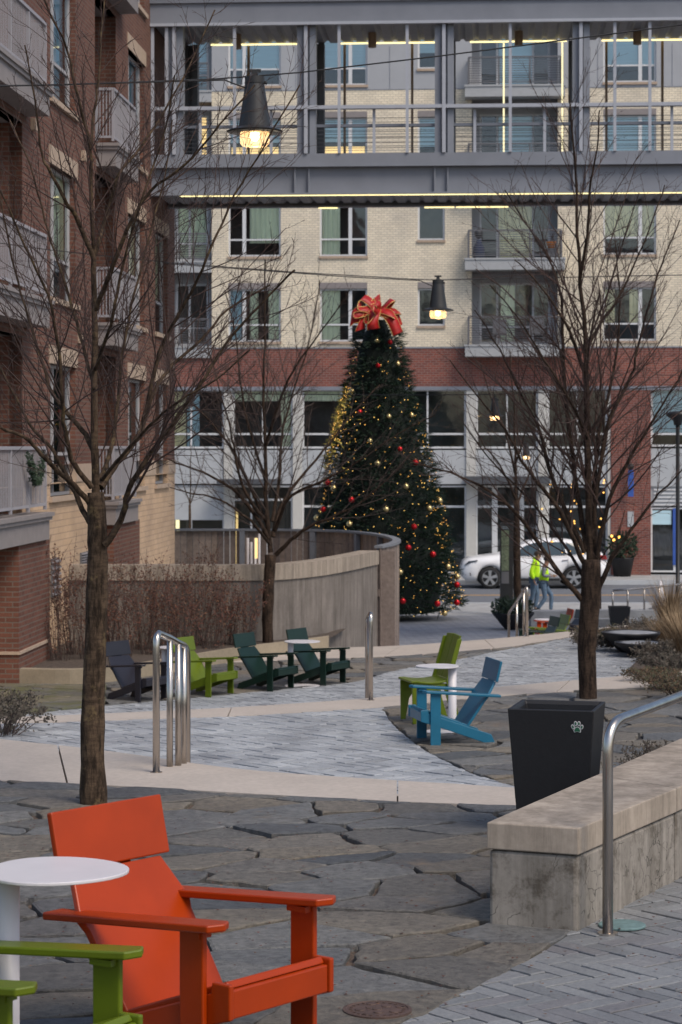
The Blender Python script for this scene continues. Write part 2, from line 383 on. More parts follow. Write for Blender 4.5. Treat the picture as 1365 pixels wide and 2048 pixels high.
sheet('ground', [(-60, -12), (-60, 300), (60, 300), (60, -12)] if 0 else [(-400, 90), (-400, 900), (400, 900), (400, 90)], ZR - .3, M['asphalt'], thick=.2)
g1 = sheet('foreground_terrace', [(-9, -6)] + [(-9, m1[0][1])] + m1 + [(4.5, m1[-1][1]), (12, 19.5), (12, -6)], Z1 - .03, M['gravel'], thick=1.2)
sheet('middle_terrace', [(-14, 12.5), (-14, m2[0][1])] + m2 + [(14, m2[-1][1]), (14, 12.5)], Z2 - .03, M['joint'], thick=1)
sheet('far_terrace', [(-20, 22), (-20, 36), (-9, 39)] + m3 + [(24, m3[-1][1]), (24, 22)], Z3 - .03, M['joint'], thick=1)
low = [(-22, 34), (-22, 45), (-22, 50), (-22, 55), (-22, 60), (-22, 64), (-22, 67.2), (32, 67.2), (32, 64), (32, 60), (32, 55), (32, 50), (32, 45), (32, 34)]
mb = MB(); ys = [34, 45, 50, 55, 60, 62.3]
mb.add([(x, y, z4(y)) for y in ys for x in (-22, 32)], [(2 * i, 2 * i + 1, 2 * i + 3, 2 * i + 2) for i in range(len(ys) - 1)])
def low_mat():
    t = NT('low_plaza_paver'); b = t.n('ShaderNodeTexBrick', Scale=1); b.offset = .5
    for k, v in (('Mortar Size', .012), ('Mortar Smooth', .3), ('Brick Width', .30), ('Row Height', .16)): b.inputs[k].default_value = v
    for k, v in (('Color1', (.21, .225, .26, 1)), ('Color2', (.27, .285, .32, 1)), ('Mortar', (.10, .10, .115, 1))): b.inputs[k].default_value = v
    mp = t.n('ShaderNodeMapping'); mp.inputs['Rotation'].default_value = (0, 0, .7); t.l(t.coord(), mp.inputs[0]); t.l(mp.outputs[0], b.inputs['Vector'])
    t.col(t.mix(1, b.outputs[0], t.ramp(t.noise(.8, 5), [(.3, (.75, .75, .77)), (.7, (1.2, 1.2, 1.18))]), 'MULTIPLY')); return t.set(.6)
mb.build('lower_plaza', low_mat())['kind'] = 'structure'
mb = MB().box(-40, 45, 62.3, 67.6, ZS - .6, ZS); mb.build('near_sidewalk', M['walk'])['kind'] = 'structure'
mb = MB().box(-40, 45, 67.6, 67.85, ZR - .5, ZS + .004); mb.build('near_kerb', M['panel_light'])['kind'] = 'structure'
mb = MB().box(-60, 60, 60, 86, ZR - .25, ZR); mb.build('street', M['asphalt'])['kind'] = 'structure'
for nm, y0, m in (('centre_line', 73.3, 'linepaint'), ('centre_line', 73.55, 'linepaint'), ('parking_line', 76.1, 'whitepaint')):
    if m == 'whitepaint': continue
    MB().box(-40, 45, y0, y0 + .11, ZR, ZR + .004).build(nm, M[m])['kind'] = 'structure'
mb = MB().box(-40, 45, 79.0, 79.2, ZR - .1, ZS + .004); mb.build('far_kerb', M['panel_light'])['kind'] = 'structure'
mb = MB().box(-40, 45, 79.2, 88, ZR - .1, ZS); mb.build('far_sidewalk', M['walk'])['kind'] = 'structure'

# --- cream stone bands with the flight of steps that falls away behind each
def band(name, near, far, z, joints, drop, steps=4):
    mb = MB(); n = len(near)
    cuts = [0.0] + sorted(joints) + [n - 1.0]
    def at(line, s):
        i = min(int(s), n - 2); f = s - i; return (line[i][0] * (1 - f) + line[i + 1][0] * f, line[i][1] * (1 - f) + line[i + 1][1] * f)
    for a, b in zip(cuts, cuts[1:]):
        k = max(2, int((b - a)) + 1); e = .006 / max(.05, (Vector(near[min(int(a) + 1, n - 1)]) - Vector(near[int(a)])).length)
        ss = [a + e + (b - a - 2 * e) * i / k for i in range(k + 1)]
        A = [at(near, s) for s in ss]; B = [at(far, s) for s in ss]
        for i in range(k):
            q = [A[i], A[i + 1], B[i + 1], B[i]]
            mb.prism(q, lambda x, y, d: (x, y, d), z - .16, z)
    o = mb.build(name, M['band'], fixn=True); o['kind'] = 'structure'
    for k in range(1, steps + 1):
        zz = z - drop * k / (steps + 1); off = .02 + .36 * (k - 1); mb = MB()
        for i in range(n - 1):
            q = [(far[i][0], far[i][1] + off - .02), (far[i + 1][0], far[i + 1][1] + off - .02), (far[i + 1][0], far[i + 1][1] + off + .36), (far[i][0], far[i][1] + off + .36)]
            mb.prism(q, lambda x, y, d: (x, y, d), z - drop - .2, zz)
        mb.build('stone_step', M['band'], fixn=True)['kind'] = 'structure'
def param(line, u, z):
    # parameter on the near line that stands under photo column u
    best = 0
    for i, p in enumerate(line):
        if CU + p[0] / p[1] * F <= u: best = i
    return best + .5
band('front_stone_band', B1n, B1f, Z1 + .004, [param(B1n, u, Z1) for u in (115, 780)], Z1 - Z2)
band('middle_stone_band', B2n, B2f, Z2 + .004, [param(B2n, u, Z2) for u in (75, 462, 1100)], Z2 - Z3)
band('rear_stone_band', B3n, B3f, Z3 + .004, [param(B3n, u, Z3) for u in (765, 985)], .75)

# --- flagstones: irregular slabs with gravel joints
def flagstones(name, poly, z, mat, size, seed, gap=.016, sx=1.25, ang=.35, rough=.012):
    rng = random.Random(seed); reg = poly if area(poly) > 0 else poly[::-1]
    reg = [tuple(p) for p in reg]
    xs = [p[0] for p in reg]; ys = [p[1] for p in reg]
    ca, sa = math.cos(ang), math.sin(ang)
    def fw(p): x = (p[0] * ca + p[1] * sa) / sx; y = -p[0] * sa + p[1] * ca; return (x, y)
    def bk(p): x = p[0] * sx; y = p[1]; return (x * ca - y * sa, x * sa + y * ca)
    cs = [fw((x, y)) for x in (min(xs), max(xs)) for y in (min(ys), max(ys))]
    i0, i1 = int(min(c[0] for c in cs) / size) - 2, int(max(c[0] for c in cs) / size) + 2
    j0, j1 = int(min(c[1] for c in cs) / size) - 2, int(max(c[1] for c in cs) / size) + 2
    pt = {(i, j): ((i + rng.uniform(-.48, .48)) * size, (j + rng.uniform(-.48, .48)) * size) for i in range(i0 - 2, i1 + 3) for j in range(j0 - 2, j1 + 3) if rng.random() > .13}
    mb = MB()
    for (i, j), c in pt.items():
        if not (i0 <= i <= i1 and j0 <= j <= j1): continue
        if not (min(xs) - 1 < bk(c)[0] < max(xs) + 1 and min(ys) - 1 < bk(c)[1] < max(ys) + 1): continue
        cell = [(c[0] - 2 * size, c[1] - 2 * size), (c[0] + 2 * size, c[1] - 2 * size), (c[0] + 2 * size, c[1] + 2 * size), (c[0] - 2 * size, c[1] + 2 * size)]
        for di in range(-2, 3):
            for dj in range(-2, 3):
                q = pt.get((i + di, j + dj))
                if q is None or q == c: continue
                mx, my = (c[0] + q[0]) / 2, (c[1] + q[1]) / 2; dx, dy = q[0] - c[0], q[1] - c[1]
                cell = half(cell, mx, my, dx, dy)
                if not cell: break
            if not cell: break
        if len(cell) < 3: continue
        wc = [bk(p) for p in cell]
        if area(wc) < 0: wc = wc[::-1]
        cl = clip(reg, wc)
        if len(cl) < 3 or area(cl) < .012: continue
        # drop near-duplicates, inset, roughen the edge
        d = []
        for p in cl:
            if not d or (Vector(p) - Vector(d[-1])).length > .03: d.append(p)
        if len(d) < 3: continue
        cx = sum(p[0] for p in d) / len(d); cy = sum(p[1] for p in d) / len(d); rr = math.sqrt(abs(area(d)) / 3.14)
        gp = gap * rng.uniform(.5, 1.9)
        d = [(cx + (p[0] - cx) * (1 - gp / rr), cy + (p[1] - cy) * (1 - gp / rr)) for p in d]
        d2 = dense(d, .075); o = rng.random() * 50
        out = []
        for x, y in d2:
            nx = noise.noise(Vector((x * 3.2, y * 3.2, 3.3))) * 1.6 + noise.noise(Vector((x * 11, y * 11, o)))
            ny = noise.noise(Vector((x * 3.2, y * 3.2, 9.1))) * 1.6 + noise.noise(Vector((x * 11, y * 11, o + 7)))
            out.append((x + nx * rough, y + ny * rough))
        n = len(out); h = rng.uniform(0, .010); tx, ty = rng.uniform(-.007, .007), rng.uniform(-.007, .007)
        def zz(x, y, e=0): return z + h + tx * (x - cx) / max(rr, .1) + ty * (y - cy) / max(rr, .1) + e
        ins = [(cx + (x - cx) * (1 - .010 / rr), cy + (y - cy) * (1 - .010 / rr)) for x, y in out]
        b = len(mb.v)
        mb.v += [(x, y, zz(x, y)) for x, y in ins] + [(x, y, zz(x, y, -.006)) for x, y in out] + [(x, y, z - .03) for x, y in out]
        mb.f.append(tuple(b + k for k in range(n)))
        for k in range(n):
            k2 = (k + 1) % n; mb.f.append((b + n + k, b + n + k2, b + k2, b + k)); mb.f.append((b + 2 * n + k, b + 2 * n + k2, b + n + k2, b + n + k))
    o = mb.build(name, mat); o['kind'] = 'structure'; return o
# --- herringbone pavers
def herringbone(name, poly, z, mat, L, W, ang, seed, gap=.004, h=.002):
    rng = random.Random(seed); reg = poly if area(poly) > 0 else poly[::-1]; reg = [tuple(p) for p in reg]
    xs = [p[0] for p in reg]; ys = [p[1] for p in reg]; k = round(L / W); mb = MB(); ca, sa = math.cos(ang), math.sin(ang)
    cx, cy = (min(xs) + max(xs)) / 2, (min(ys) + max(ys)) / 2; rad = math.hypot(max(xs) - min(xs), max(ys) - min(ys)) / 2 + L
    N = int(rad / W) + 2
    for i in range(-N, N):
        for j in range(-N, N):
            m = (i - j) % (2 * k)
            if m == 0: r = (i, j, i + k, j + 1)
            elif m == k: r = (i, j, i + 1, j + k) if 1 else None
            else: continue
            if m == k: r = (i, j - k + 1, i + 1, j + 1)
            x0, y0, x1, y1 = [a * W for a in r]; g = gap / 2
            x0 += g; y0 += g; x1 -= g; y1 -= g
            q = [(cx + x * ca - y * sa, cy + x * sa + y * ca) for x, y in ((x0, y0), (x1, y0), (x1, y1), (x0, y1))]
            mx, my = (q[0][0] + q[2][0]) / 2, (q[0][1] + q[2][1]) / 2
            if not (min(xs) - L < mx < max(xs) + L and min(ys) - L < my < max(ys) + L): continue
            ins = [inside(p, reg) for p in q]
            if not any(ins): continue
            if not all(ins):
                q = clip(reg, q)
                if len(q) < 3 or area(q) < 1e-4: continue
            hh = rng.uniform(-h, h); tx, ty = rng.uniform(-h, h) / W * .5, rng.uniform(-h, h) / W * .5
            n = len(q); b = len(mb.v); ix = [(mx + (x - mx) * .965, my + (y - my) * .965) for x, y in q]
            mb.v += [(x, y, z + hh + tx * (x - mx) + ty * (y - my)) for x, y in ix] + [(x, y, z + hh - .003) for x, y in q] + [(x, y, z - .03) for x, y in q]
            mb.f.append(tuple(b + a for a in range(n)))
            for a in range(n):
                a2 = (a + 1) % n; mb.f.append((b + n + a, b + n + a2, b + a2, b + a)); mb.f.append((b + 2 * n + a, b + 2 * n + a2, b + n + a2, b + n + a))
    o = mb.build(name, mat); o['kind'] = 'structure'; return o
fgline = pl([(1230, 1790), (1132, 1872), (1088, 1903), (936, 1982), (802, 2048), (600, 2170)], Z1)
flag1 = [tuple(b1n[i]) for i in range(0, 9)] + [(3.2, 13.0), (1.5, 10.0)] + fgline + [(-1.0, 7.0), (-6, 7.0)]
flag1 = B1n + [(3.0, 12.6)] + fgline[0:] + [(-.8, 7.0), (-6, 7.0)]
flagstones('flagstone_paving', flag1, Z1, M['flag'], .34, 5, gap=.012, rough=.026, sx=1.5)
pav1 = fgline + [(-.3, 7.0), (6, 7.0), (6, 15), (4.2, 15)]
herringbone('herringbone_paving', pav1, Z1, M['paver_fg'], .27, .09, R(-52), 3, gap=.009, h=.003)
arc = pl([(768, 1414), (774, 1432), (795, 1458), (850, 1500), (940, 1545), (1042, 1577), (1110, 1610)], Z2)
arc = smooth(arc, 5)
b2l = [p for p in B2n if p[0] < arc[0][0]]
pav2 = arc + [(2.0, 16.6), (-6, 16.0)] + b2l
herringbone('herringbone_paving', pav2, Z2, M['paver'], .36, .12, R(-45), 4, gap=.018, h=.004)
b2r = [p for p in B2n if p[0] > arc[0][0]]
flag2 = arc[::-1] + b2r[:-4] + [(7.5, 16.6), (2.0, 16.6)]
flagstones('flagstone_paving', flag2, Z2, M['flag'], .46, 6, gap=.02, rough=.03, sx=1.4)
ln3 = smooth(pl([(60, 1425), (230, 1410), (480, 1387), (694, 1366), (791, 1341), (900, 1322), (1004, 1301), (1165, 1271)], Z3), 5)
b3r = [p for p in B3n if p[0] > ln3[-1][0]]
pav3 = ln3 + b3r[:-5] + [(9, 25), (-4, 25), (-4.2, 27)]
herringbone('herringbone_paving', pav3, Z3, M['paver'], .30, .10, R(-45), 7, gap=.016, h=.004)
b3l = [p for p in B3n if p[0] < ln3[-1][0]]
flag3 = ln3 + b3l[::-1] + [(-4.0, 38.5), (-7, 35), (-12, 34), (-12, 24.5), (-4.2, 24.5)]
flagstones('flagstone_paving', flag3, Z3, M['flag'], .5, 8, gap=.024, rough=.03, sx=1.4)
# mossy corner by the planting bed: its own slabs just proud of the others
moss = pl([(-300, 1440), (60, 1427), (212, 1413), (215, 1372), (60, 1370), (-300, 1370)], Z3)
flagstones('mossy_flagstone_paving', moss, Z3 + .022, M['flag_moss'], .55, 9)

# --- planting soil
def mound(name, poly, zf, step=.3, mat='soil'):
    xs = [p[0] for p in poly]; ys = [p[1] for p in poly]; mb = MB(); idx = {}
    nx = int((max(xs) - min(xs)) / step) + 2; ny = int((max(ys) - min(ys)) / step) + 2
    reg = poly if area(poly) > 0 else poly[::-1]
    for i in range(nx):
        for j in range(ny):
            x, y = min(xs) + i * step, min(ys) + j * step
            c = [(x, y), (x + step, y), (x + step, y + step), (x, y + step)]
            q = clip([tuple(p) for p in reg], c)
            if len(q) < 3 or abs(area(q)) < 1e-5: continue
            mb.add([(a, b, zf(a, b) + .03 * noise.noise(Vector((a * 2, b * 2, 0)))) for a, b in q], [tuple(range(len(q)))])
    o = mb.build(name, M[mat]); bm = bmesh.new(); bm.from_mesh(o.data); bmesh.ops.remove_doubles(bm, verts=bm.verts, dist=.002); bm.to_mesh(o.data); bm.free()
    o['kind'] = 'structure'; return o
kerb_pts = pl([(-300, 1367), (0, 1367), (170, 1368), (300, 1352), (450, 1326), (560, 1311), (656, 1298)], Z3)
KB = smooth(kerb_pts, 5)
bed = [(p[0], p[1] + .18) for p in KB] + [(.1, 41.5), (-2, 41), (-9, 41), (-10, 34)]
mound('planting_bed_soil', bed, lambda x, y: Z3 + .15, .5)
rbed = [(2.6, 13.2), (3.3, 15.5), (3.75, 18.5), (3.6, 21.5), (3.9, 23.4), (7.5, 23.0), (7.5, 12.0), (3.2, 12.4)]
mound('right_bed_soil', rbed, lambda x, y: Z1 + .02 - min(max((y - 15.5) / 7, 0), 1) * .66 - max(0, 4.3 - x) * .22, .4)
rb3 = pl([(1255, 1345), (1300, 1310), (1240, 1290), (1180, 1268), (1205, 1262), (1500, 1236), (1600, 1345)], Z3)
mound('far_bed_soil', rb3, lambda x, y: Z3 + .05, .5)
# kerb of the planting bed
mb = MB()
for i in range(len(KB) - 1):
    (x0, y0), (x1, y1) = KB[i], KB[i + 1]
    mb.prism([(x0, y0), (x1, y1), (x1 + .02, y1 + .22), (x0 + .02, y0 + .22)], lambda x, y, d: (x, y, d), Z3 - .1, Z3 + .215)
o = mb.build('planter_kerb', M['cap_y'], fixn=True); tag(o, 'low buff stone kerb curving along the front of the dry shrub bed', 'kerb')
# ================================================================== BUILDINGS
TH = math.atan(298 / F); cT, sT = math.cos(TH), math.sin(TH)
LX0 = -7.2; FY0 = 82.9
def LB(u, v=890, n=0.0):
    """local (t, z) on the left building's plane standing n metres proud of its facade"""
    k = (u - CU) / F; Y = (7.2 * cT - n) / (sT - k * cT); X = k * Y
    return (X + 7.2) * sT + Y * cT, HC - (v - CV) / F * Y
def BRp(u, v=890, t=48.4):
    k = (u - CU) / F; Y = (t - 7.2 * sT) / (k * sT + cT); X = k * Y
    return (X + 7.2) * cT - Y * sT, HC - (v - CV) / F * Y
def FB(u, v=890, d=0.0):
    k = (u - CU) / F; Y = (FY0 * cT + d) / (cT + k * sT); X = k * Y
    return X * cT - (Y - FY0) * sT, HC - (v - CV) / F * Y
mL = lambda a, z, d: (-d, a, z)      # facade looking +x : a along y, d into the wall
mF = lambda a, z, d: (a, d, z)       # facade looking -y
def wall(mb, fn, a0, a1, z0, z1, holes, depth=.22, d=0.0):
    A = sorted(set([a0, a1] + [x for h in holes for x in h[:2] if a0 < x < a1])); Z = sorted(set([z0, z1] + [x for h in holes for x in h[2:] if z0 < x < z1]))
    for i in range(len(A) - 1):
        for j in range(len(Z) - 1):
            am, zm = (A[i] + A[i + 1]) / 2, (Z[j] + Z[j + 1]) / 2
            if any(h[0] < am < h[1] and h[2] < zm < h[3] for h in holes): continue
            mb.add([fn(A[i], Z[j], d), fn(A[i + 1], Z[j], d), fn(A[i + 1], Z[j + 1], d), fn(A[i], Z[j + 1], d)], [(0, 1, 2, 3)])
    for h in holes:
        q = [(h[0], h[2]), (h[1], h[2]), (h[1], h[3]), (h[0], h[3])]
        for i in range(4):
            (a, z), (b, w) = q[i], q[(i + 1) % 4]
            mb.add([fn(a, z, d), fn(b, w, d), fn(b, w, d + depth), fn(a, z, d + depth)], [(0, 1, 2, 3)])
def fbox(mb, fn, a0, a1, z0, z1, d0, d1):
    return mb.prism([(a0, z0), (a1, z0), (a1, z1), (a0, z1)], fn, d0, d1)
def window(par, fn, a0, a1, z0, z1, d=.10, fr=.06, mull=(), trans=(), fmat='frame', gmat='glass', curtain=None, lit=None, room='room', label=None, fd=.07):
    mb = MB()
    fbox(mb, fn, a0, a0 + fr, z0, z1, d, d + fd); fbox(mb, fn, a1 - fr, a1, z0, z1, d, d + fd)
    fbox(mb, fn, a0 + fr, a1 - fr, z0, z0 + fr, d, d + fd); fbox(mb, fn, a0 + fr, a1 - fr, z1 - fr, z1, d, d + fd)
    for m, w in mull: fbox(mb, fn, m - w / 2, m + w / 2, z0 + fr, z1 - fr, d + .002, d + fd - .002)
    for (b0, b1, zz, w) in trans: fbox(mb, fn, max(b0, a0 + fr), min(b1, a1 - fr), zz - w / 2, zz + w / 2, d + .005, d + fd - .005)
    f = mb.build('window', M[fmat], par, fixn=True)
    if label: f['label'] = label
    mb = MB(); dd = d + fd * .5
    mb.add([fn(a0 + fr * .5, z0 + fr * .5, dd), fn(a1 - fr * .5, z0 + fr * .5, dd), fn(a1 - fr * .5, z1 - fr * .5, dd), fn(a0 + fr * .5, z1 - fr * .5, dd)], [(0, 1, 2, 3)])
    mb.build('pane', M[gmat], f)
    mb = MB(); D = d + 1.1; e = .004
    q = [(a0 + e, z0 + e), (a1 - e, z0 + e), (a1 - e, z1 - e), (a0 + e, z1 - e)]
    for i in range(4):
        (a, z), (b, w) = q[i], q[(i + 1) % 4]; mb.add([fn(a, z, d + fd + .002), fn(b, w, d + fd + .002), fn(b, w, D), fn(a, z, D)], [(0, 1, 2, 3)])
    mb.add([fn(a, z, D) for a, z in q], [(0, 1, 2, 3)])
    mb.build('interior', M[room], f)
    if curtain:
        for (c0, c1, zz0, zz1, mt) in curtain:
            mb = MB(); n = max(6, int((c1 - c0) / .06)); z_0, z_1 = max(zz0, z0 + .02), min(zz1, z1 - .02)
            pts = [(c0 + (c1 - c0) * i / n, d + fd + .05 + (.03 * math.sin(i * 2.1 + c0) if mt != 'sky_blue' and 'lit' not in mt else 0)) for i in range(n + 1)]
            for (p, e0), (q_, e1) in zip(pts, pts[1:]):
                mb.add([fn(p, z_0, e0), fn(q_, z_0, e1), fn(q_, z_1, e1), fn(p, z_1, e0)], [(0, 1, 2, 3)])
            mb.build('curtain' if 'lit' not in mt else 'lamp_and_reflection_glow', M[mt], f)  # sheets behind the glass
    return f
def railing(mb, fn, a0, a1, z0, z1, d, n, bar=.018, post=.04, horiz=0, posts=(0, 1)):
    fbox(mb, fn, a0, a1, z1 - .05, z1, d - .03, d + .03); fbox(mb, fn, a0, a1, z0, z0 + .04, d - .015, d + .015)
    for p in posts: fbox(mb, fn, a0 + (a1 - a0) * p - post / 2, a0 + (a1 - a0) * p + post / 2, z0 - .06, z1 - .05, d - .022, d + .022)
    if horiz:
        for i in range(1, horiz): z = z0 + (z1 - z0) * i / horiz; fbox(mb, fn, a0, a1, z - bar / 2, z + bar / 2, d - .01, d + .01)
    else:
        for i in range(1, n): a = a0 + (a1 - a0) * i / n; fbox(mb, fn, a - bar / 2, a + bar / 2, z0 + .04, z1 - .05, d - .008, d + .008)

# ------------------------------------------------------------------ brick apartment building on the left
lb = thing('apartment_building', 'dark red brick apartment building with recessed balconies along the left', 'building', (LX0, 0, 0), -TH)
T0, T1 = 30.0, LB(350)[0]
FL = [3.96, 7.24, 10.52, 13.80]
rec = [(31.6, LB(45)[0]), (LB(190)[0], LB(232)[0])]
wins = []
w1 = (LB(101)[0], LB(152)[0]); w2 = (LB(257)[0], LB(290)[0]); w3 = (LB(311)[0], LB(336)[0])
for i, fl in enumerate(FL[:]):
    wins.append((*w1, fl + .19, fl + 2.38)); wins.append((*w2, fl + .19, fl + 2.38))
    if i < 2: wins.append((*w3, fl + .19, fl + 2.38))
holes = list(wins)
for r in rec:
    for fl in FL: holes.append((*r, fl - .02, fl + 2.72))
CR = 4.36
up, lo = MB(), MB()
hu = [h for h in holes if h[3] > 4.67]; 
wall(up, mL, T0, T1, 4.67, 17.5, [(a, b, max(c, 4.67), d) for a, b, c, d in hu if d > 4.67], .20)
wall(lo, mL, T0, T1, 0.2, CR, [(a, b, c, min(d, CR)) for a, b, c, d in holes if c < CR], .20)
# camera-facing far end of the facade and the roof edge
up.add([(-14, T1, 4.67), (0, T1, 4.67), (0, T1, 17.5), (-14, T1, 17.5)], [(3, 2, 1, 0)]); lo.add([(-14, T1, .2), (0, T1, .2), (0, T1, CR), (-14, T1, CR)], [(3, 2, 1, 0)])
up.add([(-14, T0, .2), (0, T0, .2), (0, T0, 17.5), (-14, T0, 17.5)], [(0, 1, 2, 3)])
up.build('brick_wall', M['brick_l'], lb); lo.build('buff_base_wall', M['brick_cream_l'], lb)
mb = MB(); cuts = sorted([T0, T1] + [x for h in holes if h[2] < 4.5 < h[3] or h[2] < 4.4 < h[3] for x in h[:2]])
for a, b in zip(cuts, cuts[1:]):
    m = (a + b) / 2
    if not any(h[0] < m < h[1] and h[2] < 4.5 < h[3] for h in holes): mb = MB(); fbox(mb, mL, a, b, CR, 4.67, -.02, .2); mb.build('string_course', M['lintel'], lb)
# recess interiors
for r in rec:
    for fl in FL:
        mb = MB(); ms = MB()
        z0, z1 = fl - .02, fl + 2.72
        mb.add([(0, r[1], z0), (-1.6, r[1], z0), (-1.6, r[1], z1), (0, r[1], z1)], [(0, 1, 2, 3)]); mb.add([(0, r[0], z0), (-1.6, r[0], z0), (-1.6, r[0], z1), (0, r[0], z1)], [(3, 2, 1, 0)])
        mb.add([(-1.6, r[0], z0), (-1.6, r[1], z0), (-1.6, r[1], z1), (-1.6, r[0], z1)], [(0, 1, 2, 3)])
        ms.add([(0, r[0], z1), (-1.6, r[0], z1), (-1.6, r[1], z1), (0, r[1], z1)], [(3, 2, 1, 0)]); MB().add([(0, r[0], z0), (-1.6, r[0], z0), (-1.6, r[1], z0), (0, r[1], z0)], [(0, 1, 2, 3)]).build('recess_floor', M['slab'], lb)
        mb.build('recess_wall', M['brick_l'], lb); ms.build('recess_ceiling', M['slab'], lb)
for a0, a1, z0, z1 in wins:
    m = a0 + (a1 - a0) * .36
    big = a0 < 41
    kw = dict(d=.11, fr=.055, mull=((m, .07),), trans=((a0, a1, z0 + .70, .055),), fmat='frame_l')
    cur = {0: [], 1: [(a0 + .3, a1, z0 + .7, z1, 'curtain2')], 2: [(a0, a1, z0 + .75, z1, 'sky_blue')], 3: [(a0, a1, z0 + .75, z1, 'sky_blue')]}[min(3, int((z0 - 4.1) / 3.2))]
    window(lb, mL, a0, a1, z0, z1, curtain=cur, **kw)
    mb = MB(); fbox(mb, mL, a0 - .12, a1 + .12, z1, z1 + .30, -.015, .14); mb.build('lintel', M['lintel'], lb)
    mb = MB(); fbox(mb, mL, a0 - .12, a1 + .12, z0 - .09, z0, -.06, .14); mb.build('sill', M['lintel'], lb)
# balconies
def balcony(a0, a1, fl, out, full=True):
    mb = MB()
    fbox(mb, mL, a0, a1, fl - .42, fl - .12, -out, .0 if full else .1); fbox(mb, mL, a0 - .04, a1 + .04, fl - .12, fl - .06, -out - .04, 0); fbox(mb, mL, a0 - .07, a1 + .07, fl - .06, fl + .0, -out - .07, 0)
    s = mb.build('balcony', M['slab'], lb)
    mb = MB(); e = .06
    railing(mb, mL, a0 + e, a1 - e, fl + .10, fl + 1.02, -out + e, 34, .014, .05, 0, (0, .33, .66, 1))
    fn = lambda a, z, d: (a, a0 + e + d, z)
    railing(mb, fn, -.0, out - e, fl + .10, fl + 1.02, 0, 5, .02, .05)
    fn = lambda a, z, d: (a, a1 - e + d, z)
    railing(mb, fn, -.0, out - e, fl + .10, fl + 1.02, 0, 4, .02, .05)
    mb.build('railing', M['rail_l'], s); return s
for fl in FL:
    balcony(31.5, LB(97, 890, .34)[0], fl, .36); balcony(LB(190)[0] + .15, LB(275, 890, .34)[0], fl, .36)
# brick piers under the two lowest balconies
pt0, pt1 = LB(40, 890, .30)[0] - 0.9, LB(100, 890, .30)[0]
mb = MB().box(-1.2, .30, LB(38, 890, .30)[0], LB(100, 890, .30)[0], 1.4, 3.54); mb.build('brick_pier', M['brick_l'], lb)
mb = MB().box(-1.2, .325, LB(38, 890, .30)[0] - .03, LB(100, 890, .30)[0], 1.93, 1.975); mb.build('pier_ledge', M['lintel'], lb)
mb = MB().box(-.3, .30, LB(228, 890, .30)[0], LB(280, 890, .30)[0], 1.4, 3.54); mb.build('brick_pier', M['brick_l'], lb)
mb = MB().box(-1.3, .30, 30.2, 31.9, 1.4, 3.54)
# louvred vents low on the wall
for (u0, u1, v0, v1) in ((101, 116, 1118, 1190), (160, 176, 1106, 1132)):
    a0, z1 = LB(u0, v0); a1, z0 = LB(u1, v1); mb = MB(); fbox(mb, mL, a0, a1, z0, z1, -.03, .0)
    s = mb.build('vent', M['rail_d'], lb); mb = MB(); k = 6
    for i in range(k): z = z0 + (z1 - z0) * (i + .3) / k; fbox(mb, mL, a0 + .03, a1 - .03, z, z + (z1 - z0) * .35 / k, -.07, -.03)
    mb.build('slats', M['rail_l'], s)
for (u, v) in ((64, 249), (164, 312), (158, 676), (341, 728)):   # small pale wall boxes
    a, z = LB(u, v); mb = MB(); fbox(mb, mL, a - .09, a + .09, z - .09, z + .09, -.08, 0); mb.build('wall_light', M['lintel'], lb)
# wreath garland on the lowest near balcony
gr = MB(); rng = random.Random(3)
a_, z_ = LB(52, 925, .37); a2_, z2_ = LB(82, 920, .37)
for i in range(700):
    s = i / 699; a = a_ + (a2_ - a_) * s; z = (z_ + .12) - math.sin(math.pi * s) * .42 + rng.uniform(-.05, .05)
    c = Vector((.40 + rng.uniform(-.03, .07), a + rng.uniform(-.05, .05), z)); d = Vector((rng.gauss(0, 1), rng.gauss(0, 1), rng.gauss(0, 1))).normalized() * .05; e = d.orthogonal().normalized() * .018
    gr.add([c - e, c + e, c + d], [(0, 1, 2)])
g = gr.build('garland', M['evergreen']); g.location = (LX0, 0, 0); g.rotation_euler = (0, 0, -TH); tag(g, 'dark u shaped leafy garland hung on the lowest balcony railing', 'garland')

# ------------------------------------------------------------------ skybridge
br = thing('skybridge', 'grey steel enclosed footbridge crossing overhead with yellow light strips', 'footbridge', (LX0, 0, 0), -TH)
TF, BD = 48.4, 2.75
def bz(v): return BRp(900, v)[1]
def bx_(u): return BRp(u)[0]
XE = 19.0
mB = lambda a, z, d: (a, TF + d, z)
zTop, zF = bz(42), bz(305); zB = bz(385)
for nm, d in (('front_girder', 0), ('back_girder', BD)):
    mb = MB(); s = 1 if d == 0 else -1
    fbox(mb, mB, 0, XE, zF - .26, zF + .0, d - .02 * s, d + .16 * s); fbox(mb, mB, 0, XE, zB + .02, zF - .26, d + .10 * s, d + .14 * s)
    fbox(mb, mB, 0, XE, zB - .02, zB + .02, d - .0 * s, d + .22 * s)
    fbox(mb, mB, 0, XE, zF - .28, zF - .26, d - .05 * s, d + .14 * s)
    for u in (330, 590, 618, 870, 896, 1148, 1174): a = bx_(u); fbox(mb, mB, a - .015, a + .015, zB + .02, zF - .28, d + .02 * s, d + .10 * s)
    mb.build('girder', M['steel'], br)
mb = MB(); fbox(mb, mB, 0, XE, zF - .12, zF - .04, .16, BD - .16); mb.build('floor', M['steel'], br)
for nm, z in (('underside_deck', zB + .06), ('ceiling_deck', zTop + .02)):     # ribbed sheeting seen from below
    mb = MB(); a = 0
    while a < XE:
        mb.prism([(a, z + .05), (a + .05, z), (a + .21, z), (a + .26, z + .05)], mB, .18, BD - .18); a += .30
    fbox(mb, mB, 0, XE, z + .05, z + .09, .18, BD - .18); mb.build(nm, M['deck'], br)
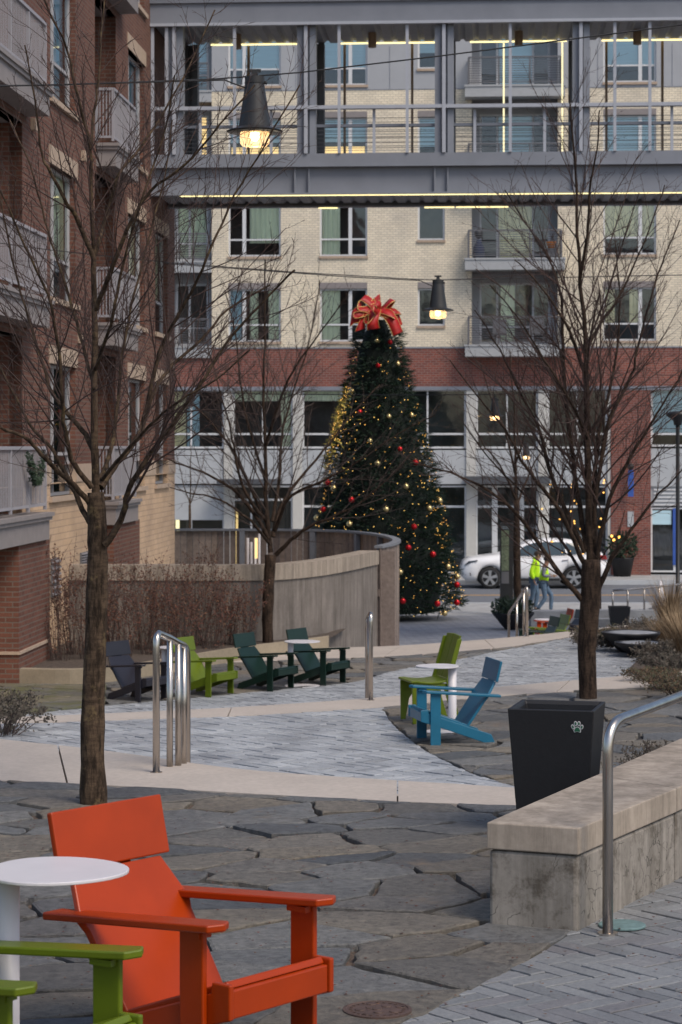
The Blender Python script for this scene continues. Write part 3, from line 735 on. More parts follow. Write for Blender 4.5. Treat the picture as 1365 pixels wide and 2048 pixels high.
mb = MB(); fbox(mb, mB, 0, XE, zTop + .0, zTop + .42, -.10, .10); fbox(mb, mB, 0, XE, zTop + .42, zTop + .9, -.16, .10)
fbox(mb, mB, 0, XE, zTop + .14, zTop + .9, BD - .10, BD + .10); fbox(mb, mB, 0, XE, zTop + .9, zTop + 1.0, -.4, BD + .4); mb.build('roof_fascia', M['steel'], br)
mb = MB(); fbox(mb, mB, 0, XE, zTop - .06, zTop - .002, -.13, -.02); mb.build('fascia_trim', M['steel_lt'], br)
cols = [(350, .34), (613, .40), (889, .40), (1163, .36), (1440, .4)]
for u, w in cols:
    a = bx_(u)
    for d, k in ((0.0, 1), (BD - .34, 1)):
        mb = MB(); fbox(mb, mB, a - w / 2, a - w / 2 + .13, zF, zTop, d + .04, d + .34); fbox(mb, mB, a + w / 2 - .13, a + w / 2, zF, zTop, d + .04, d + .34)
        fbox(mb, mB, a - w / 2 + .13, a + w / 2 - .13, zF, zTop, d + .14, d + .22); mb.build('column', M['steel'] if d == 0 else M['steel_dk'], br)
        if d == 0:
            mb = MB(); fbox(mb, mB, a - .045, a + .03, zF, zTop, -.06, .139); mb.build('column_trim', M['steel_lt'], br)
for u in (306, 334, 470, 679, 815, 1021, 1230, 1300):
    a = bx_(u); mb = MB(); fbox(mb, mB, a - .032, a + .032, zF, zTop - .06, -.055, .0); mb.build('mullion', M['steel_lt'], br)
for u in (400, 542, 748, 950, 1090, 1345):
    a = bx_(u); mb = MB(); fbox(mb, mB, a - .03, a + .03, zF, bz(216), .08, .13); mb.build('rail_post', M['steel_lt'], br)
mb = MB(); zr = bz(213); fbox(mb, mB, 0, XE, zr - .03, zr + .045, -.052, .13); mb.build('handrail', M['steel_lt'], br)
mb = MB(); zr = bz(247); fbox(mb, mB, 0, XE, zr - .03, zr + .03, .15, .2); mb.build('inner_handrail', M['steel'], br)
mb = MB()
for i in range(9): z = zF + .08 + i * .085; fbox(mb, mB, 0, XE, z, z + .009, .17, .18)
mb.build('cable_rails', M['steel_dk'], br)
for u, lit in ((498, 0), (600, 0), (690, 0), (825, 0), (1008, 1), (1125, 1), (1142, 1), (1213, 0), (1325, 0)):
    a = BRp(u, 890, TF + BD)[0]; mb = MB(); fbox(mb, mB, a - (.018 if lit else .028), a + (.018 if lit else .028), zF, zTop, BD - .06, BD); mb.build('back_mullion', M['bronze'] if not lit else M['lit2'], br)
mb = MB(); zb2 = zF + .95; fbox(mb, mB, 0, XE, zb2 - .03, zb2 + .03, BD - .1, BD - .03)
for i in range(7): z = zF + .1 + i * .12; fbox(mb, mB, 0, XE, z, z + .012, BD - .05, BD - .04)
mb.build('back_railing', M['steel_dk'], br)
for (u0, u1) in ((365, 596), (636, 866), (910, 1142), (1187, 1500)):
    mb = MB(); fbox(mb, mB, bx_(u0), bx_(u1), zTop - .006, zTop + .012, .12, .15); mb.build('light_strip', M['led'], br)
    mb = MB(); fbox(mb, mB, bx_(u0) + .3, bx_(u1), zTop - .015, zTop + .015, BD - .24, BD - .2); mb.build('light_strip', M['led'], br)
mb = MB(); fbox(mb, mB, bx_(360), XE, zB - .046, zB - .028, .02, .05); mb.build('light_strip', M['led'], br)
for (u0, u1) in ((600, 640), (823, 886), (890, 1000)):
    mb = MB(); fbox(mb, mB, bx_(u0) + .2, bx_(u1) + .2, zB - .045, zB - .02, BD - .1, BD - .06); mb.build('light_strip', M['led'], br)
for u in (475, 745, 1038, 1275):
    a = BRp(u, 890, TF + BD / 2)[0]; mb = MB().lathe([(.085, -.32), (.09, -.3), (.09, 0)], (a, TF + BD / 2, zTop + .02), 14); mb.build('ceiling_light', M['bronze'], br, smooth=False)

# ------------------------------------------------------------------ far building across the street
fb = thing('apartment_block', 'cream and red brick apartment block with storefronts across the street', 'building', (0, FY0, 0), -TH)
def fz(v, u=700): return FB(u, v)[1]
def fx(u): return FB(u)[0]
zG = ZS; zRB0, zRB1 = fz(775), fz(696); zMez0, zMez1 = fz(897), fz(777)
H = []           # holes in the brick storeys
WD = []
PITCH = 171 / 54.9 * 1.0
bot = [683, 512, 341, 170]
for i, b in enumerate(bot):
    for (u0, u1, k, off) in ((457, 562, 'A', 0), (640, 735, 'B', 0), (836, 890, 'C', 31), (1207, 1313, 'E', 0)):
        u_top = b - off - 106 + (31 if k == 'C' else 0) - (0 if k != 'C' else 12)
        if k == 'C': top = b - off - 75
        else: top = b - 106
        WD.append((fx(u0), fx(u1), fz(b - off), fz(top), k, i))
AX0, AX1 = -14.0, 26.0
zP = fz(180)     # brick ends, grey panelled top storey begins
bal = (fx(944), fx(1116)); balL = (fx(330), fx(424))
for i, b in enumerate(bot):
    fl = fz(b + 10)
    H.append((*bal, fl, fl + 2.72)); H.append((*balL, fl + .0, fl + 2.72))
allh = [w[:4] for w in WD] + H
lowb, topb = MB(), MB()
wall(lowb, mF, AX0, AX1, zRB1, zP, [(a, b, max(c, zRB1), min(d, zP)) for a, b, c, d in allh if c < zP and d > zRB1], .2)
wall(topb, mF, AX0, AX1, zP, 22, [(a, b, max(c, zP), d) for a, b, c, d in allh if d > zP + .01], .2)
lowb.build('cream_brick_wall', M['brick_cream'], fb); topb.build('panel_wall', M['panel'], fb)
mb = MB()
for u in (592, 622, 780, 905, 1196, 1345): fbox(mb, mF, fx(u) - .01, fx(u) + .01, zP, 19.5, -.012, 0)
for z in (zP + .02, zP + 3.14): fbox(mb, mF, AX0, AX1, z - .03, z + .0, -.015, 0)
mb.build('panel_joints', M['steel'], fb)
rng = random.Random(11)
for (a0, a1, z0, z1, k, i) in WD:
    w = a1 - a0; tr = z0 + (z1 - z0) * .32
    if k == 'A': mm = ((a0 + w * .30, .13),); 
    elif k == 'B': mm = ((a0 + w * .64, .13),)
    elif k == 'E': mm = ((a0 + w * .70, .13),)
    else: mm = ()
    cur = []
    if i == 3: cur = [(a0, a1, z0 + .6, z1, 'sky_blue')]; 
    elif i == 2: cur = [(a0, a1, z1 - .9, z1, 'sky_blue'), (a0 + .1, a1 - .1, z0, z0 + .9, 'lit')] if k in 'AB' else [(a0, a1, z0 + .3, z1, 'sky_blue')]  # low glowing strips stand in for warm reflections in the glass
    elif k == 'A': cur = [(a0 + w * .40, a1, z0 + (.5 if i == 1 else .9), z1, 'curtain')] if i == 1 else [(a0 + w * .76, a1, z0 + .1, z1, 'curtain'), (a0 + w * .40, a0 + w * .56, z0 + .1, z1, 'curtain'), (a0, a0 + w * .24, z0, z1, 'sky_blue')]
    elif k == 'B': cur = [(a0, a0 + w * .42, z0, z1, 'curtain')]
    elif k == 'E': cur = [(a0, a1, z0 + .66, z1, 'curtain2')] if i == 1 else [(a0, a0 + w * .22, z0 + .6, z1, 'curtain2'), (a0 + w * .5, a0 + w * .68, z0 + .6, z1, 'curtain2')]
    window(fb, mF, a0, a1, z0, z1, d=.08, fr=.065, mull=mm, trans=(((a0, a1, tr, .06),) if k != 'C' else ()), gmat='glass_far', curtain=cur, room='room' if k != 'A' else 'room2')
    if i < 3:
        if i < 3 and k != 'x': mb = MB(); fbox(mb, mF, a0, a1, z1 + .0, z1 + .22, -.01, .1) ; mb.build('lintel', M['slab'], fb) if i in (0, 2) else None
    mb = MB(); fbox(mb, mF, a0 - .03, a1 + .03, z0 - .09, z0, -.06, .1); mb.build('sill', M['lintel'], fb)
# balconies of the far block
mb = MB(); mc = MB()
for (a0, a1), dp in ((bal, 1.3), (balL, 1.0)):
    for i, b in enumerate(bot):
        fl = fz(b + 10); z1 = fl + 2.72
        mb.add([(a0, 0, fl), (a0, dp, fl), (a0, dp, z1), (a0, 0, z1)], [(0, 1, 2, 3)]); mb.add([(a1, 0, fl), (a1, dp, fl), (a1, dp, z1), (a1, 0, z1)], [(3, 2, 1, 0)])
        mc.add([(a0, 0, z1), (a1, 0, z1), (a1, dp, z1), (a0, dp, z1)], [(0, 1, 2, 3)]); mc.add([(a0, 0, fl), (a1, 0, fl), (a1, dp, fl), (a0, dp, fl)], [(3, 2, 1, 0)])
        # glazed back wall
        mk = MB(); wall(mk, mF, a0, a1, fl, z1, [(a0 + .28, a1 - .25, fl + .12, z1 - .35)], .1, dp); mk.build('recess_back', M['panel'], fb)
        ww = a1 - a0 - .53; wa = a0 + .28
        if dp > 1.2: mm = ((wa + ww * .25, .07), (wa + ww * .76, .07))
        else: mm = ((wa + ww * .42, .08),)
        tr = ((wa, a1, fl + .75, .05),) if i < 1 or dp < 1.2 else ()
        cur = [(wa + ww * .27, wa + ww * .75, fl + .2, z1, 'curtain' if i == 0 else ('curtain2' if i == 1 else 'sky_blue'))] if dp > 1.2 else ([(wa, wa + ww, fl + .1, z1, 'curtain' if i < 2 else 'lit')] if i != 3 else [(wa, wa + ww, fl, z1, 'sky_blue')])
        if i == 0: cur = [(wa + ww * .3, wa + ww * .5, fl + .2, z1, 'curtain')] if dp > 1.2 else [(wa, wa + ww, fl + .1, z1, 'room2')]
        window(fb, mF, wa, a1 - .25, fl + .12, z1 - .35, d=dp + .01, fr=.07, mull=mm, trans=tr, gmat='glass_far', curtain=cur)
        e0, e1 = (a0 - .24, a1 + .24) if dp > 1.2 else (a0 - .1, a1)
        out = .75 if dp > 1.2 else .12
        mk = MB(); fbox(mk, mF, e0, e1, fl - .40, fl - .04, -out, .0); fbox(mk, mF, e0 - .02, e1 + .02, fl - .04, fl + .03, -out - .03, 0); s = mk.build('balcony', M['slab_far'], fb)
        mk = MB(); nb = 11
        railing(mk, mF, e0 + .12, e1 - .12, fl + .10, fl + 1.05, -out + .06, 0, .022, .05, nb, (0, .33, .66, 1))
        if dp > 1.2:
            for ex in (e0 + .14, e1 - .14):
                fn = lambda a, z, d, ex=ex: (ex + d, a, z); railing(mk, fn, -out + .08, 0, fl + .10, fl + 1.05, 0, 0, .022, .05, nb, (1,))
        mk.build('railing', M['rail_d'], s)
mb.build('recess_side', M['panel'], fb); mc.build('recess_soffit', M['slab'], fb)
# red brick belt and pier
pr0, pr1 = fx(1222), fx(1302)
mb = MB(); wall(mb, mF, AX0, AX1, zRB0, zRB1, []); 
fbox(mb, mF, pr0, pr1, zG, zRB0, -.03, .4); mb.build('red_brick_band', M['brick_red'], fb)
mb = MB(); fbox(mb, mF, AX0, AX1, zRB1 - .02, zRB1 + .03, -.02, 0); fbox(mb, mF, AX0, AX1, zRB0 - .10, zRB0 + .03, -.04, .1); mb.build('belt_trim', M['steel'], fb)
# storefront columns, spandrels, glazing
SF = [(-40, -22), (150, 166), (300, 316), (448, 465), (586, 604), (760, 778), (933, 952), (1077, 1095), (1216, 1224)]
mb = MB()
for u0, u1 in SF: fbox(mb, mF, fx(u0), fx(u1), zG, zRB0 - .10, .0, .5)
mb.build('storefront_columns', M['storefront'], fb)
zsp0, zsp1 = fz(968), fz(900)
mb = MB(); fbox(mb, mF, AX0, fx(1222), zsp0, zsp1, .06, .4); fbox(mb, mF, pr1, AX1, fz(972), fz(897), .06, .4); mb.build('spandrel', M['panel_light'], fb)
mb = MB(); fbox(mb, mF, fx(440), fx(565), fz(968), fz(958), -1.0, .06); fbox(mb, mF, fx(930), fx(1100), fz(966), fz(952), -.7, .06); c_ = mb.build('canopy', M['steel_dk'], fb)
def cols_between(x0, x1):
    for (a, b), (c, d) in zip(SF, SF[1:]):
        if a >= x0 and d <= x1: yield b, c
for (a, b), (c, d) in zip(SF, SF[1:]):
    u0, u1 = b, c; x0, x1 = fx(u0) + .005, fx(u1) - .005; mid = (x0 + x1) / 2
    left = u1 < 780
    cur = []
    if u0 == 316: cur = [(x0, x0 + 1.0, zMez0, zMez1, 'curtain2'), (x0 + 1.05, x0 + 1.5, zMez0, zMez1, 'sky_blue')]
    elif u0 in (465, 604): cur = [(x0, x1, zMez1 - .45, zMez1, 'curtain'), (x1 - .45, x1, zMez0, zMez1, 'curtain')]
    window(fb, mF, x0, x1, zMez0, zMez1 - .03, d=.14, fr=.07, mull=((mid, .06),), trans=((x0, x1, fz(868), .07),), gmat='glass_far', curtain=cur)
    zt = fz(970) - .02; z0 = zG + .02
    if u0 == 316:
        window(fb, mF, x0, x1, z0, zt, d=.14, fr=.06, mull=((mid, .06),), trans=((x0, x1, fz(1008), 1.2),), fmat='panel_light', gmat='glass_far', curtain=[(x0 + .62, x0 + .76, z0, fz(1012), 'lit2'), (x0 + 1.0, x0 + 1.25, z0, fz(1012), 'room2')])
    elif u0 == 465:
        window(fb, mF, x0, x1, z0, zt, d=.14, fr=.07, mull=((x0 + .68, .06), (x0 + 1.25, .08)), trans=((x0, x1, fz(1000), .08),), gmat='glass_far', curtain=[(x0 + .1, x0 + .18, z0, fz(1020), 'lit'), (x0 + 1.2, x1, z0, fz(1000), 'room2')])
    elif u0 == 952:
        f = window(fb, mF, x0, x1, z0, zt, d=.14, fr=.06, mull=((fx(990), .2), (fx(1043), .2)), trans=((x0, x1, fz(1013), .08),), gmat='glass_far', room='room', label='glazed storefront bay with a white framed door')
    else:
        window(fb, mF, x0, x1, z0, zt, d=.14, fr=.06, mull=() if u0 in (778,) else ((x1 - .5, .06),) if u0 != 1095 else (), trans=((x0, x1, fz(1013), .08),), gmat='glass_far')
# right of the brick pier
x0, x1 = pr1 + .01, fx(1440)
window(fb, mF, x0, x1, fz(893), zMez1 - .03, d=.14, fr=.07, trans=((x0, x1, fz(868), .07),), gmat='glass_far', mull=(), curtain=[(x0, x1, fz(866), fz(780), 'sky_blue')])
mb = MB(); fbox(mb, mF, x0, x1, fz(1012), fz(972), .14, .3); v = mb.build('louver', M['panel_light'], fb); mb = MB()
for i in range(5): z = fz(1010) + i * .135; fbox(mb, mF, x0 + .1, x1, z, z + .06, .08, .14)
mb.build('slats', M['frame'], v)
window(fb, mF, x0, x1, zG + .1, fz(1014), d=.14, fr=.06, mull=((fx(1352), .16),), gmat='glass_far', curtain=[(x0 + .1, fx(1346), fz(1110), fz(1045), 'room2')], room='room2', label='shop window right of the brick pier with a pale poster inside')
mb = MB(); fbox(mb, mF, fx(1304), fx(1344), fz(1048), fz(1020), .16, .165); mb.build('poster', M['sky_blue'], fb)
mb = MB(); wall(mb, mF, AX0, AX1, zG - .2, zG + .02, [], d=.02); mb.build('plinth', M['panel_light'], fb)
MB().box(AX0, AX1, 2.8, 12, 0, 21.9).build('inner_core', M['room'], fb)

def bluem(): return plain('banner_blue', (.03, .09, .36), .6)
M['bluesign'] = bluem()
a, zt = FB(1261, 940); mb = MB(); fbox(mb, mF, a - .10, a + .10, fz(992), zt, -.35, -.31)
sg = thing('blade_sign', 'slim blue blade sign on a black bracket on the red brick pier', 'sign', (0, FY0, 0), -TH)
mb.build('panel', M['bluesign'], sg); mb = MB(); fbox(mb, mF, a - .02, a + .02, zt, zt + .03, -.4, -.03); mb.ball((a, -.33, zt + .12), .12, 8, 6); mb.build('bracket', M['blackm'], sg)
mb = MB(); a2 = fx(1261); fbox(mb, mF, a2 - .10, a2 + .12, fz(1052), fz(1022), -.06, -.03); o = mb.build('wall_plaque', M['panel_light']); o.location = (0, FY0, 0); o.rotation_euler = (0, 0, -TH); tag(o, 'pale rectangular plaque on the red brick pier below the blade sign', 'sign')
a2 = fx(1352); mb = MB(); fbox(mb, mF, a2 - .09, a2 + .10, fz(1128), fz(1016), -.03, .0); o = mb.build('window_banner', M['bluesign']); o.location = (0, FY0 + .12, 0); o.rotation_euler = (0, 0, -TH); tag(o, 'tall narrow blue banner in front of the shop window at far right', 'banner')
# things standing on the far balconies
def patio(uu, vv, kind, label, cat):
    a, z = FB(uu, vv, -.35); t = thing(kind, label, cat, (0, FY0, 0), -TH)
    return a, z, t
fl3 = fz(522) + .03
a, z, t = patio(958, 500, 'patio_bag', 'dark blue bundle on the upper far balcony beside the wall', 'bag')
mb = MB().lathe([(.16, 0), (.22, .1), (.20, .45), (.10, .62), (.09, .72)], (a, .15, fl3), 10); mb.build('bag_body', plain('navy_cloth', (.02, .03, .07), .9), t, True); MB().ball((a, .15, fl3 + .95), .16, 10, 6, 1.2).build('hood', M['blackm'], t, True)
a, z, t = patio(1103, 505, 'flower_pot', 'orange flower pot on the right end of the upper far balcony', 'pot')
MB().lathe([(.10, 0), (.17, .18), (.18, .26)], (a, -.3, fl3 + .35), 12).build('pot', plain('orange_pot', (.55, .17, .02), .6), t, True); MB().box(a - .15, a + .15, -.45, -.15, fl3, fl3 + .34).build('stand', M['rail_d'], t)
fl4 = fz(693) + .03
for u, lab in ((1000, 'left'), (1075, 'right')):
    a = FB(u)[0]; t = thing('patio_chair', 'dark slatted patio chair at the %s side of the lower far balcony' % lab, 'chair', (0, FY0, 0), -TH, 'patio chairs on the lower far balcony')
    MB().box(a - .25, a + .25, -.3, .15, fl4 + .38, fl4 + .43).build('seat', M['rail_d'], t); MB().box(a - .25, a + .25, .15, .2, fl4 + .43, fl4 + .95).build('backrest', M['rail_d'], t)
    for dx in (-.22, .22):
        for dy in (-.27, .14): MB().box(a + dx - .02, a + dx + .02, dy - .02, dy + .02, fl4, fl4 + .38).build('leg', M['rail_d'], t)
# ================================================================== CURVED WALL AND WOODEN ENCLOSURE
wz = -2.05
def W(u, v, z=wz): Y = -z * F / (v - CV); return ((u - CU) / F * Y, Y)
wl_pts = [W(140, 1130), W(350, 1130), W(480, 1130), W(562, 1128.5), W(640, 1121.5), W(700, 1112), W(755, 1101)]
wl_pts[0] = (-4.65, wl_pts[1][1] + .05)
WL = smooth(wl_pts, 6)
def strip(mb, line, z0, z1, t0, t1):
    L = []
    for i in range(len(line)):
        a, b = Vector(line[max(i - 1, 0)]), Vector(line[min(i + 1, len(line) - 1)]); d = (b - a).normalized(); nrm = Vector((d.y, -d.x)); p = Vector(line[i])
        L.append((p + nrm * t0, p + nrm * t1))
    n = len(L)
    vs = []
    for p, q in L: vs += [(p.x, p.y, z0), (q.x, q.y, z0), (q.x, q.y, z1), (p.x, p.y, z1)]
    fs = [(4 * i + k, 4 * i + (k + 1) % 4, 4 * i + 4 + (k + 1) % 4, 4 * i + 4 + k) for i in range(n - 1) for k in range(4)] + [(0, 3, 2, 1), tuple(4 * (n - 1) + k for k in range(4))]
    mb.add(vs, fs); return mb
cw = thing('curved_wall', 'low curved concrete retaining wall with a buff stone cap behind the dry shrubs', 'wall', (0, 0, 0))
strip(MB(), WL, HC - 5.0, HC + wz - .27, -.28, 0).build('wall_face', M['conc'], cw, fixn=True)
cj = [0, 9, 20, 27, len(WL) - 1]
mb = MB()
for a, b in zip(cj, cj[1:]): 
    seg = list(WL[a:b + 1]); seg[0] = tuple(Vector(seg[0]) + (Vector(seg[1]) - Vector(seg[0])).normalized() * .006); strip(mb, seg, HC + wz - .265, HC + wz, -.34, .035)
mb.build('cap', M['cap'], cw, fixn=True)
# wooden enclosure
fzt = -1.97
fp = [(W(755, 1101)[0] + .03, W(755, 1101)[1] + .1), (1.02, 45.6), (1.16, 47.2), (1.02, 49.2), (.55, 51.2), (-.2, 52.6), (-1.4, 53.2), (-3.0, 53.3), (-6.4, 53.3)]
FPt = smooth(fp, 14)
# resample evenly
res = [Vector(FPt[0])]; 
for p in FPt[1:]:
    while (Vector(p) - res[-1]).length > .145: res.append(res[-1] + (Vector(p) - res[-1]).normalized() * .145)
we = thing('wooden_enclosure', 'weathered vertical board fence curving round behind the concrete wall', 'fence', (0, 0, 0))
mb = MB(); rng = random.Random(4); mp, mr = MB(), MB()
for i in range(len(res) - 1):
    a, b = res[i], res[i + 1]; d = (b - a).normalized(); nn = Vector((d.y, -d.x)); e = .006
    o = rng.uniform(-.004, .004); zt = HC + fzt - .04 + rng.uniform(-.01, .01)
    q = [a + d * e + nn * (.02 + o), b - d * e + nn * (.02 + o), b - d * e + nn * (.045 + o), a + d * e + nn * (.045 + o)]
    mb.prism([tuple(p) for p in q], lambda x, y, dd: (x, y, dd), HC - 4.6, zt)
    if i % 12 == 3:
        q = [a - d * .06 - nn * .10, a + d * .06 - nn * .10, a + d * .06 - nn * .0, a - d * .06 - nn * .0]
        MB().prism([tuple(p) for p in q], lambda x, y, dd: (x, y, dd), HC - 4.6, zt - .01).build('post', M['post'], we, fixn=True)
mb.build('boards', M['wood'], we, fixn=True); 
rl = [tuple(p) for p in res]
strip(MB(), rl, HC + fzt - .98, HC + fzt - .84, -.035, .018).build('rail', M['wood'], we, fixn=True)
strip(MB(), rl, HC + fzt - .04, HC + fzt + .01, -.09, .08).build('cap', M['post'], we, fixn=True)
# end slab that closes the boards at the wall
MB().box(W(755, 1101)[0] - .05, 1.05, 44.35, 44.55, HC - 4.6, HC + fzt - .1).build('end_panel', M['wood'], we)
# low pipes behind the wall (slim pale uprights)
pp = thing('pale_pipes', 'cluster of slim pale upright pipes in front of the board fence', 'pipe', (0, 0, 0))
for u in (496, 503, 511, 519): p = P(u, 1100, 50.5); MB().tube([(p.x, 50.5, HC - 3.9), (p.x, 50.5, HC - (1068 - 890 + (u % 3) * 8) / F * 50.5)], .028, 8).build('pipe', M['white'], pp)
p = P(513, 1085, 50.3); MB().box(p.x - .03, p.x + .03, 50.25, 50.3, p.z - .35, p.z + .1).build('lit_slot', M['lit'], pp)
mb = MB(); 
lg = P(590, 1126, 41.5)
# ================================================================== RIGHT BENCH WALL
bw = thing('bench_wall', 'long concrete seat wall with thick buff stone top at the right', 'bench wall', (1.0, 9.9, Z1))
zc = Z1 + .453; zcb = Z1 + .335
def Gz(u, v, z): p = G(u, v, z); return Vector((p.x, p.y))
r0 = Gz(1157, 1657, zc); r1 = Gz(1365, 1572, zc); l0 = Gz(973, 1645, zc); l1 = Gz(1365, 1475, zc)
dr = (r1 - r0).normalized(); dl = (l1 - l0).normalized()
r1b = r0 + dr * 1.32
right = [r0, r0 + dr * .66, r1b, r1b + (dr * .75 + dl * .25).normalized() * 1.6, r1b + (dr * .75 + dl * .25).normalized() * 1.6 + dl * 2.4]
left = [l0, l0 + dl * .66, l0 + dl * 1.62, l0 + dl * 3.2, l0 + dl * 5.6]
left = [l0, l0 + (l1 - l0) * .25, l0 + (l1 - l0) * .5, l1, l1 + dl * 2.4]
off = Vector((1.0, 9.9))
def quadstrip(mb, A, B, z0, z1, inset=0, e=0.003):
    for i in range(len(A) - 1):
        a0, a1, b0, b1 = A[i], A[i + 1], B[i], B[i + 1]; d = (a1 - a0).normalized() * e
        mb.prism([tuple(a0 + d - off), tuple(a1 - d - off), tuple(b1 - d - off), tuple(b0 + d - off)], lambda x, y, dd: (x, y, dd), z0 - Z1, z1 - Z1)
def lerp(a, b, t): return a + (b - a) * t
L2 = [lerp(a, b, .015) for a, b in zip(left, right)]; R2 = [lerp(b, a, .02) for a, b in zip(left, right)]
mb = MB(); i = 0
quadstrip(mb, [left[0], left[2], left[4]], [right[0], right[2], right[4]], zcb, zc); mb.build('seat_slab', M['cap'], bw, fixn=True, bevel=.006)
k = (right[1] - right[0]).normalized() * .012
mb = MB(); quadstrip(mb, [L2[0] + k, L2[2], L2[4]], [R2[0] + k, R2[2], R2[4]], Z1 - .05, zcb - .004, e=0); mb.build('base', M['conc_b'], bw, fixn=True, bevel=.018)

# ================================================================== HANDRAILS
def ngon(c, r, z0, z1, mb): mb.lathe([(r, 0), (r, z1 - z0)], (c[0], c[1], z0), 20); return mb
# the one in front of the bench
h4 = thing('handrail', 'thick brushed steel handrail rising in front of the concrete seat wall', 'handrail', G(1216, 1868, Z1))
b = h4.location.copy(); r = .0235; zt = Z1 + .915
top = P(1365, 1398, 10.6) - b
pts = [(0, 0, 0), (0, 0, zt - Z1 - .13)]
end = Vector((.62, 1.25, zt - Z1 + .16))
dirn = (Vector((1.0, 1.55, .12))).normalized()
for i in range(1, 8):
    a = i / 8; s = 1 - a; p = Vector((0, 0, zt - Z1 - .13)) * s * s + Vector((0, 0, zt - Z1)) * 2 * s * a + (Vector((0, 0, zt - Z1)) + dirn * .13) * a * a; pts.append(p)
pts += [Vector((0, 0, zt - Z1)) + dirn * .13, Vector((0, 0, zt - Z1)) + dirn * 2.2, ]
e = pts[-1]
MB().tube(pts, r, 18).build('rail', M['stainless'], h4, True)
e2 = Vector((0, 0, zt - Z1)) + dirn * 2.1
MB().tube([(e2.x, e2.y, 0), (e2.x, e2.y, e2.z)], r, 18).build('post', M['stainless'], h4, True)
ngon((0, 0), .045, -.01, .008, MB()).build('base_ring', M['stainless'], h4)
def stair_rail(label, posts, r, z):
    """posts: (u, v_top, Y, base level); a bent rail over a row of posts"""
    Pp = [P(u, vt, Y) for u, vt, Y, zb in posts]; b = Vector((Pp[0].x, Pp[0].y, posts[0][3]))
    t = thing('stair_handrail', label, 'handrail', b)
    a = Pp[0] - b; q = Pp[1] - b; pts = [(a.x, a.y, 0), (a.x, a.y, a.z - .10)]
    d = (Pp[-1] - Pp[0]).normalized()
    for i in range(1, 6):
        s = i / 6; o = 1 - s; pts.append(Vector((a.x, a.y, a.z - .10)) * o * o + Vector((a.x, a.y, a.z)) * 2 * o * s + (a + d * .09) * s * s)
    for w in Pp[1:-1]: pts.append(w - b)
    l = Pp[-1] - b; 
    for i in range(0, 6):
        s = i / 5; o = 1 - s; pts.append((l - d * .09) * o * o + l * 2 * o * s + Vector((l.x, l.y, l.z - .1)) * s * s)
    pts.append((l.x, l.y, posts[-1][3] - b.z))
    MB().tube(pts, r, 16).build('rail', M['stainless'], t, True)
    for (u, vt, Y, zb), w in list(zip(posts, Pp))[1:-1]:
        w = w - b; MB().tube([(w.x, w.y, zb - b.z), (w.x, w.y, w.z)], r * .92, 14).build('post', M['stainless'], t, True)
    MB().lathe([(r * 1.7, 0), (r * 1.7, .008)], (a.x, a.y, 0), 18).build('base_ring', M['stainless'], t); return t
Y1 = (HC - Z1) * F / (1546 - CV)
stair_rail('tall brushed steel stair handrail with five posts beside the nearest tree', [(313, 1264, Y1, Z1), (340, 1276, Y1 + .27, Z1), (357, 1286, Y1 + .32, Z1), (368, 1291, Y1 + .42, Z1), (375, 1296, Y1 + .9, Z1 - .2)], .0235, Z1)
Y2 = (HC - Z2) * F / (1401 - CV)
stair_rail('slim steel stair handrail seen end on at the middle stone band', [(742, 1226, Y2, Z2), (739, 1232, Y2 + .45, Z2 - .05), (735, 1240, Y2 + .8, Z2 - .2)], .026, Z2)
Y3 = (HC - Z3) * F / (1273 - CV)
stair_rail('steel stair handrail sloping down near the round black planter', [(1054.5, 1173, Y3, Z3), (1048, 1180, Y3 + .35, Z3), (1034, 1203, Y3 + 1.2, Z3 - .3), (1018, 1226, Y3 + 2.0, Z3 - .6)], .027, Z3)
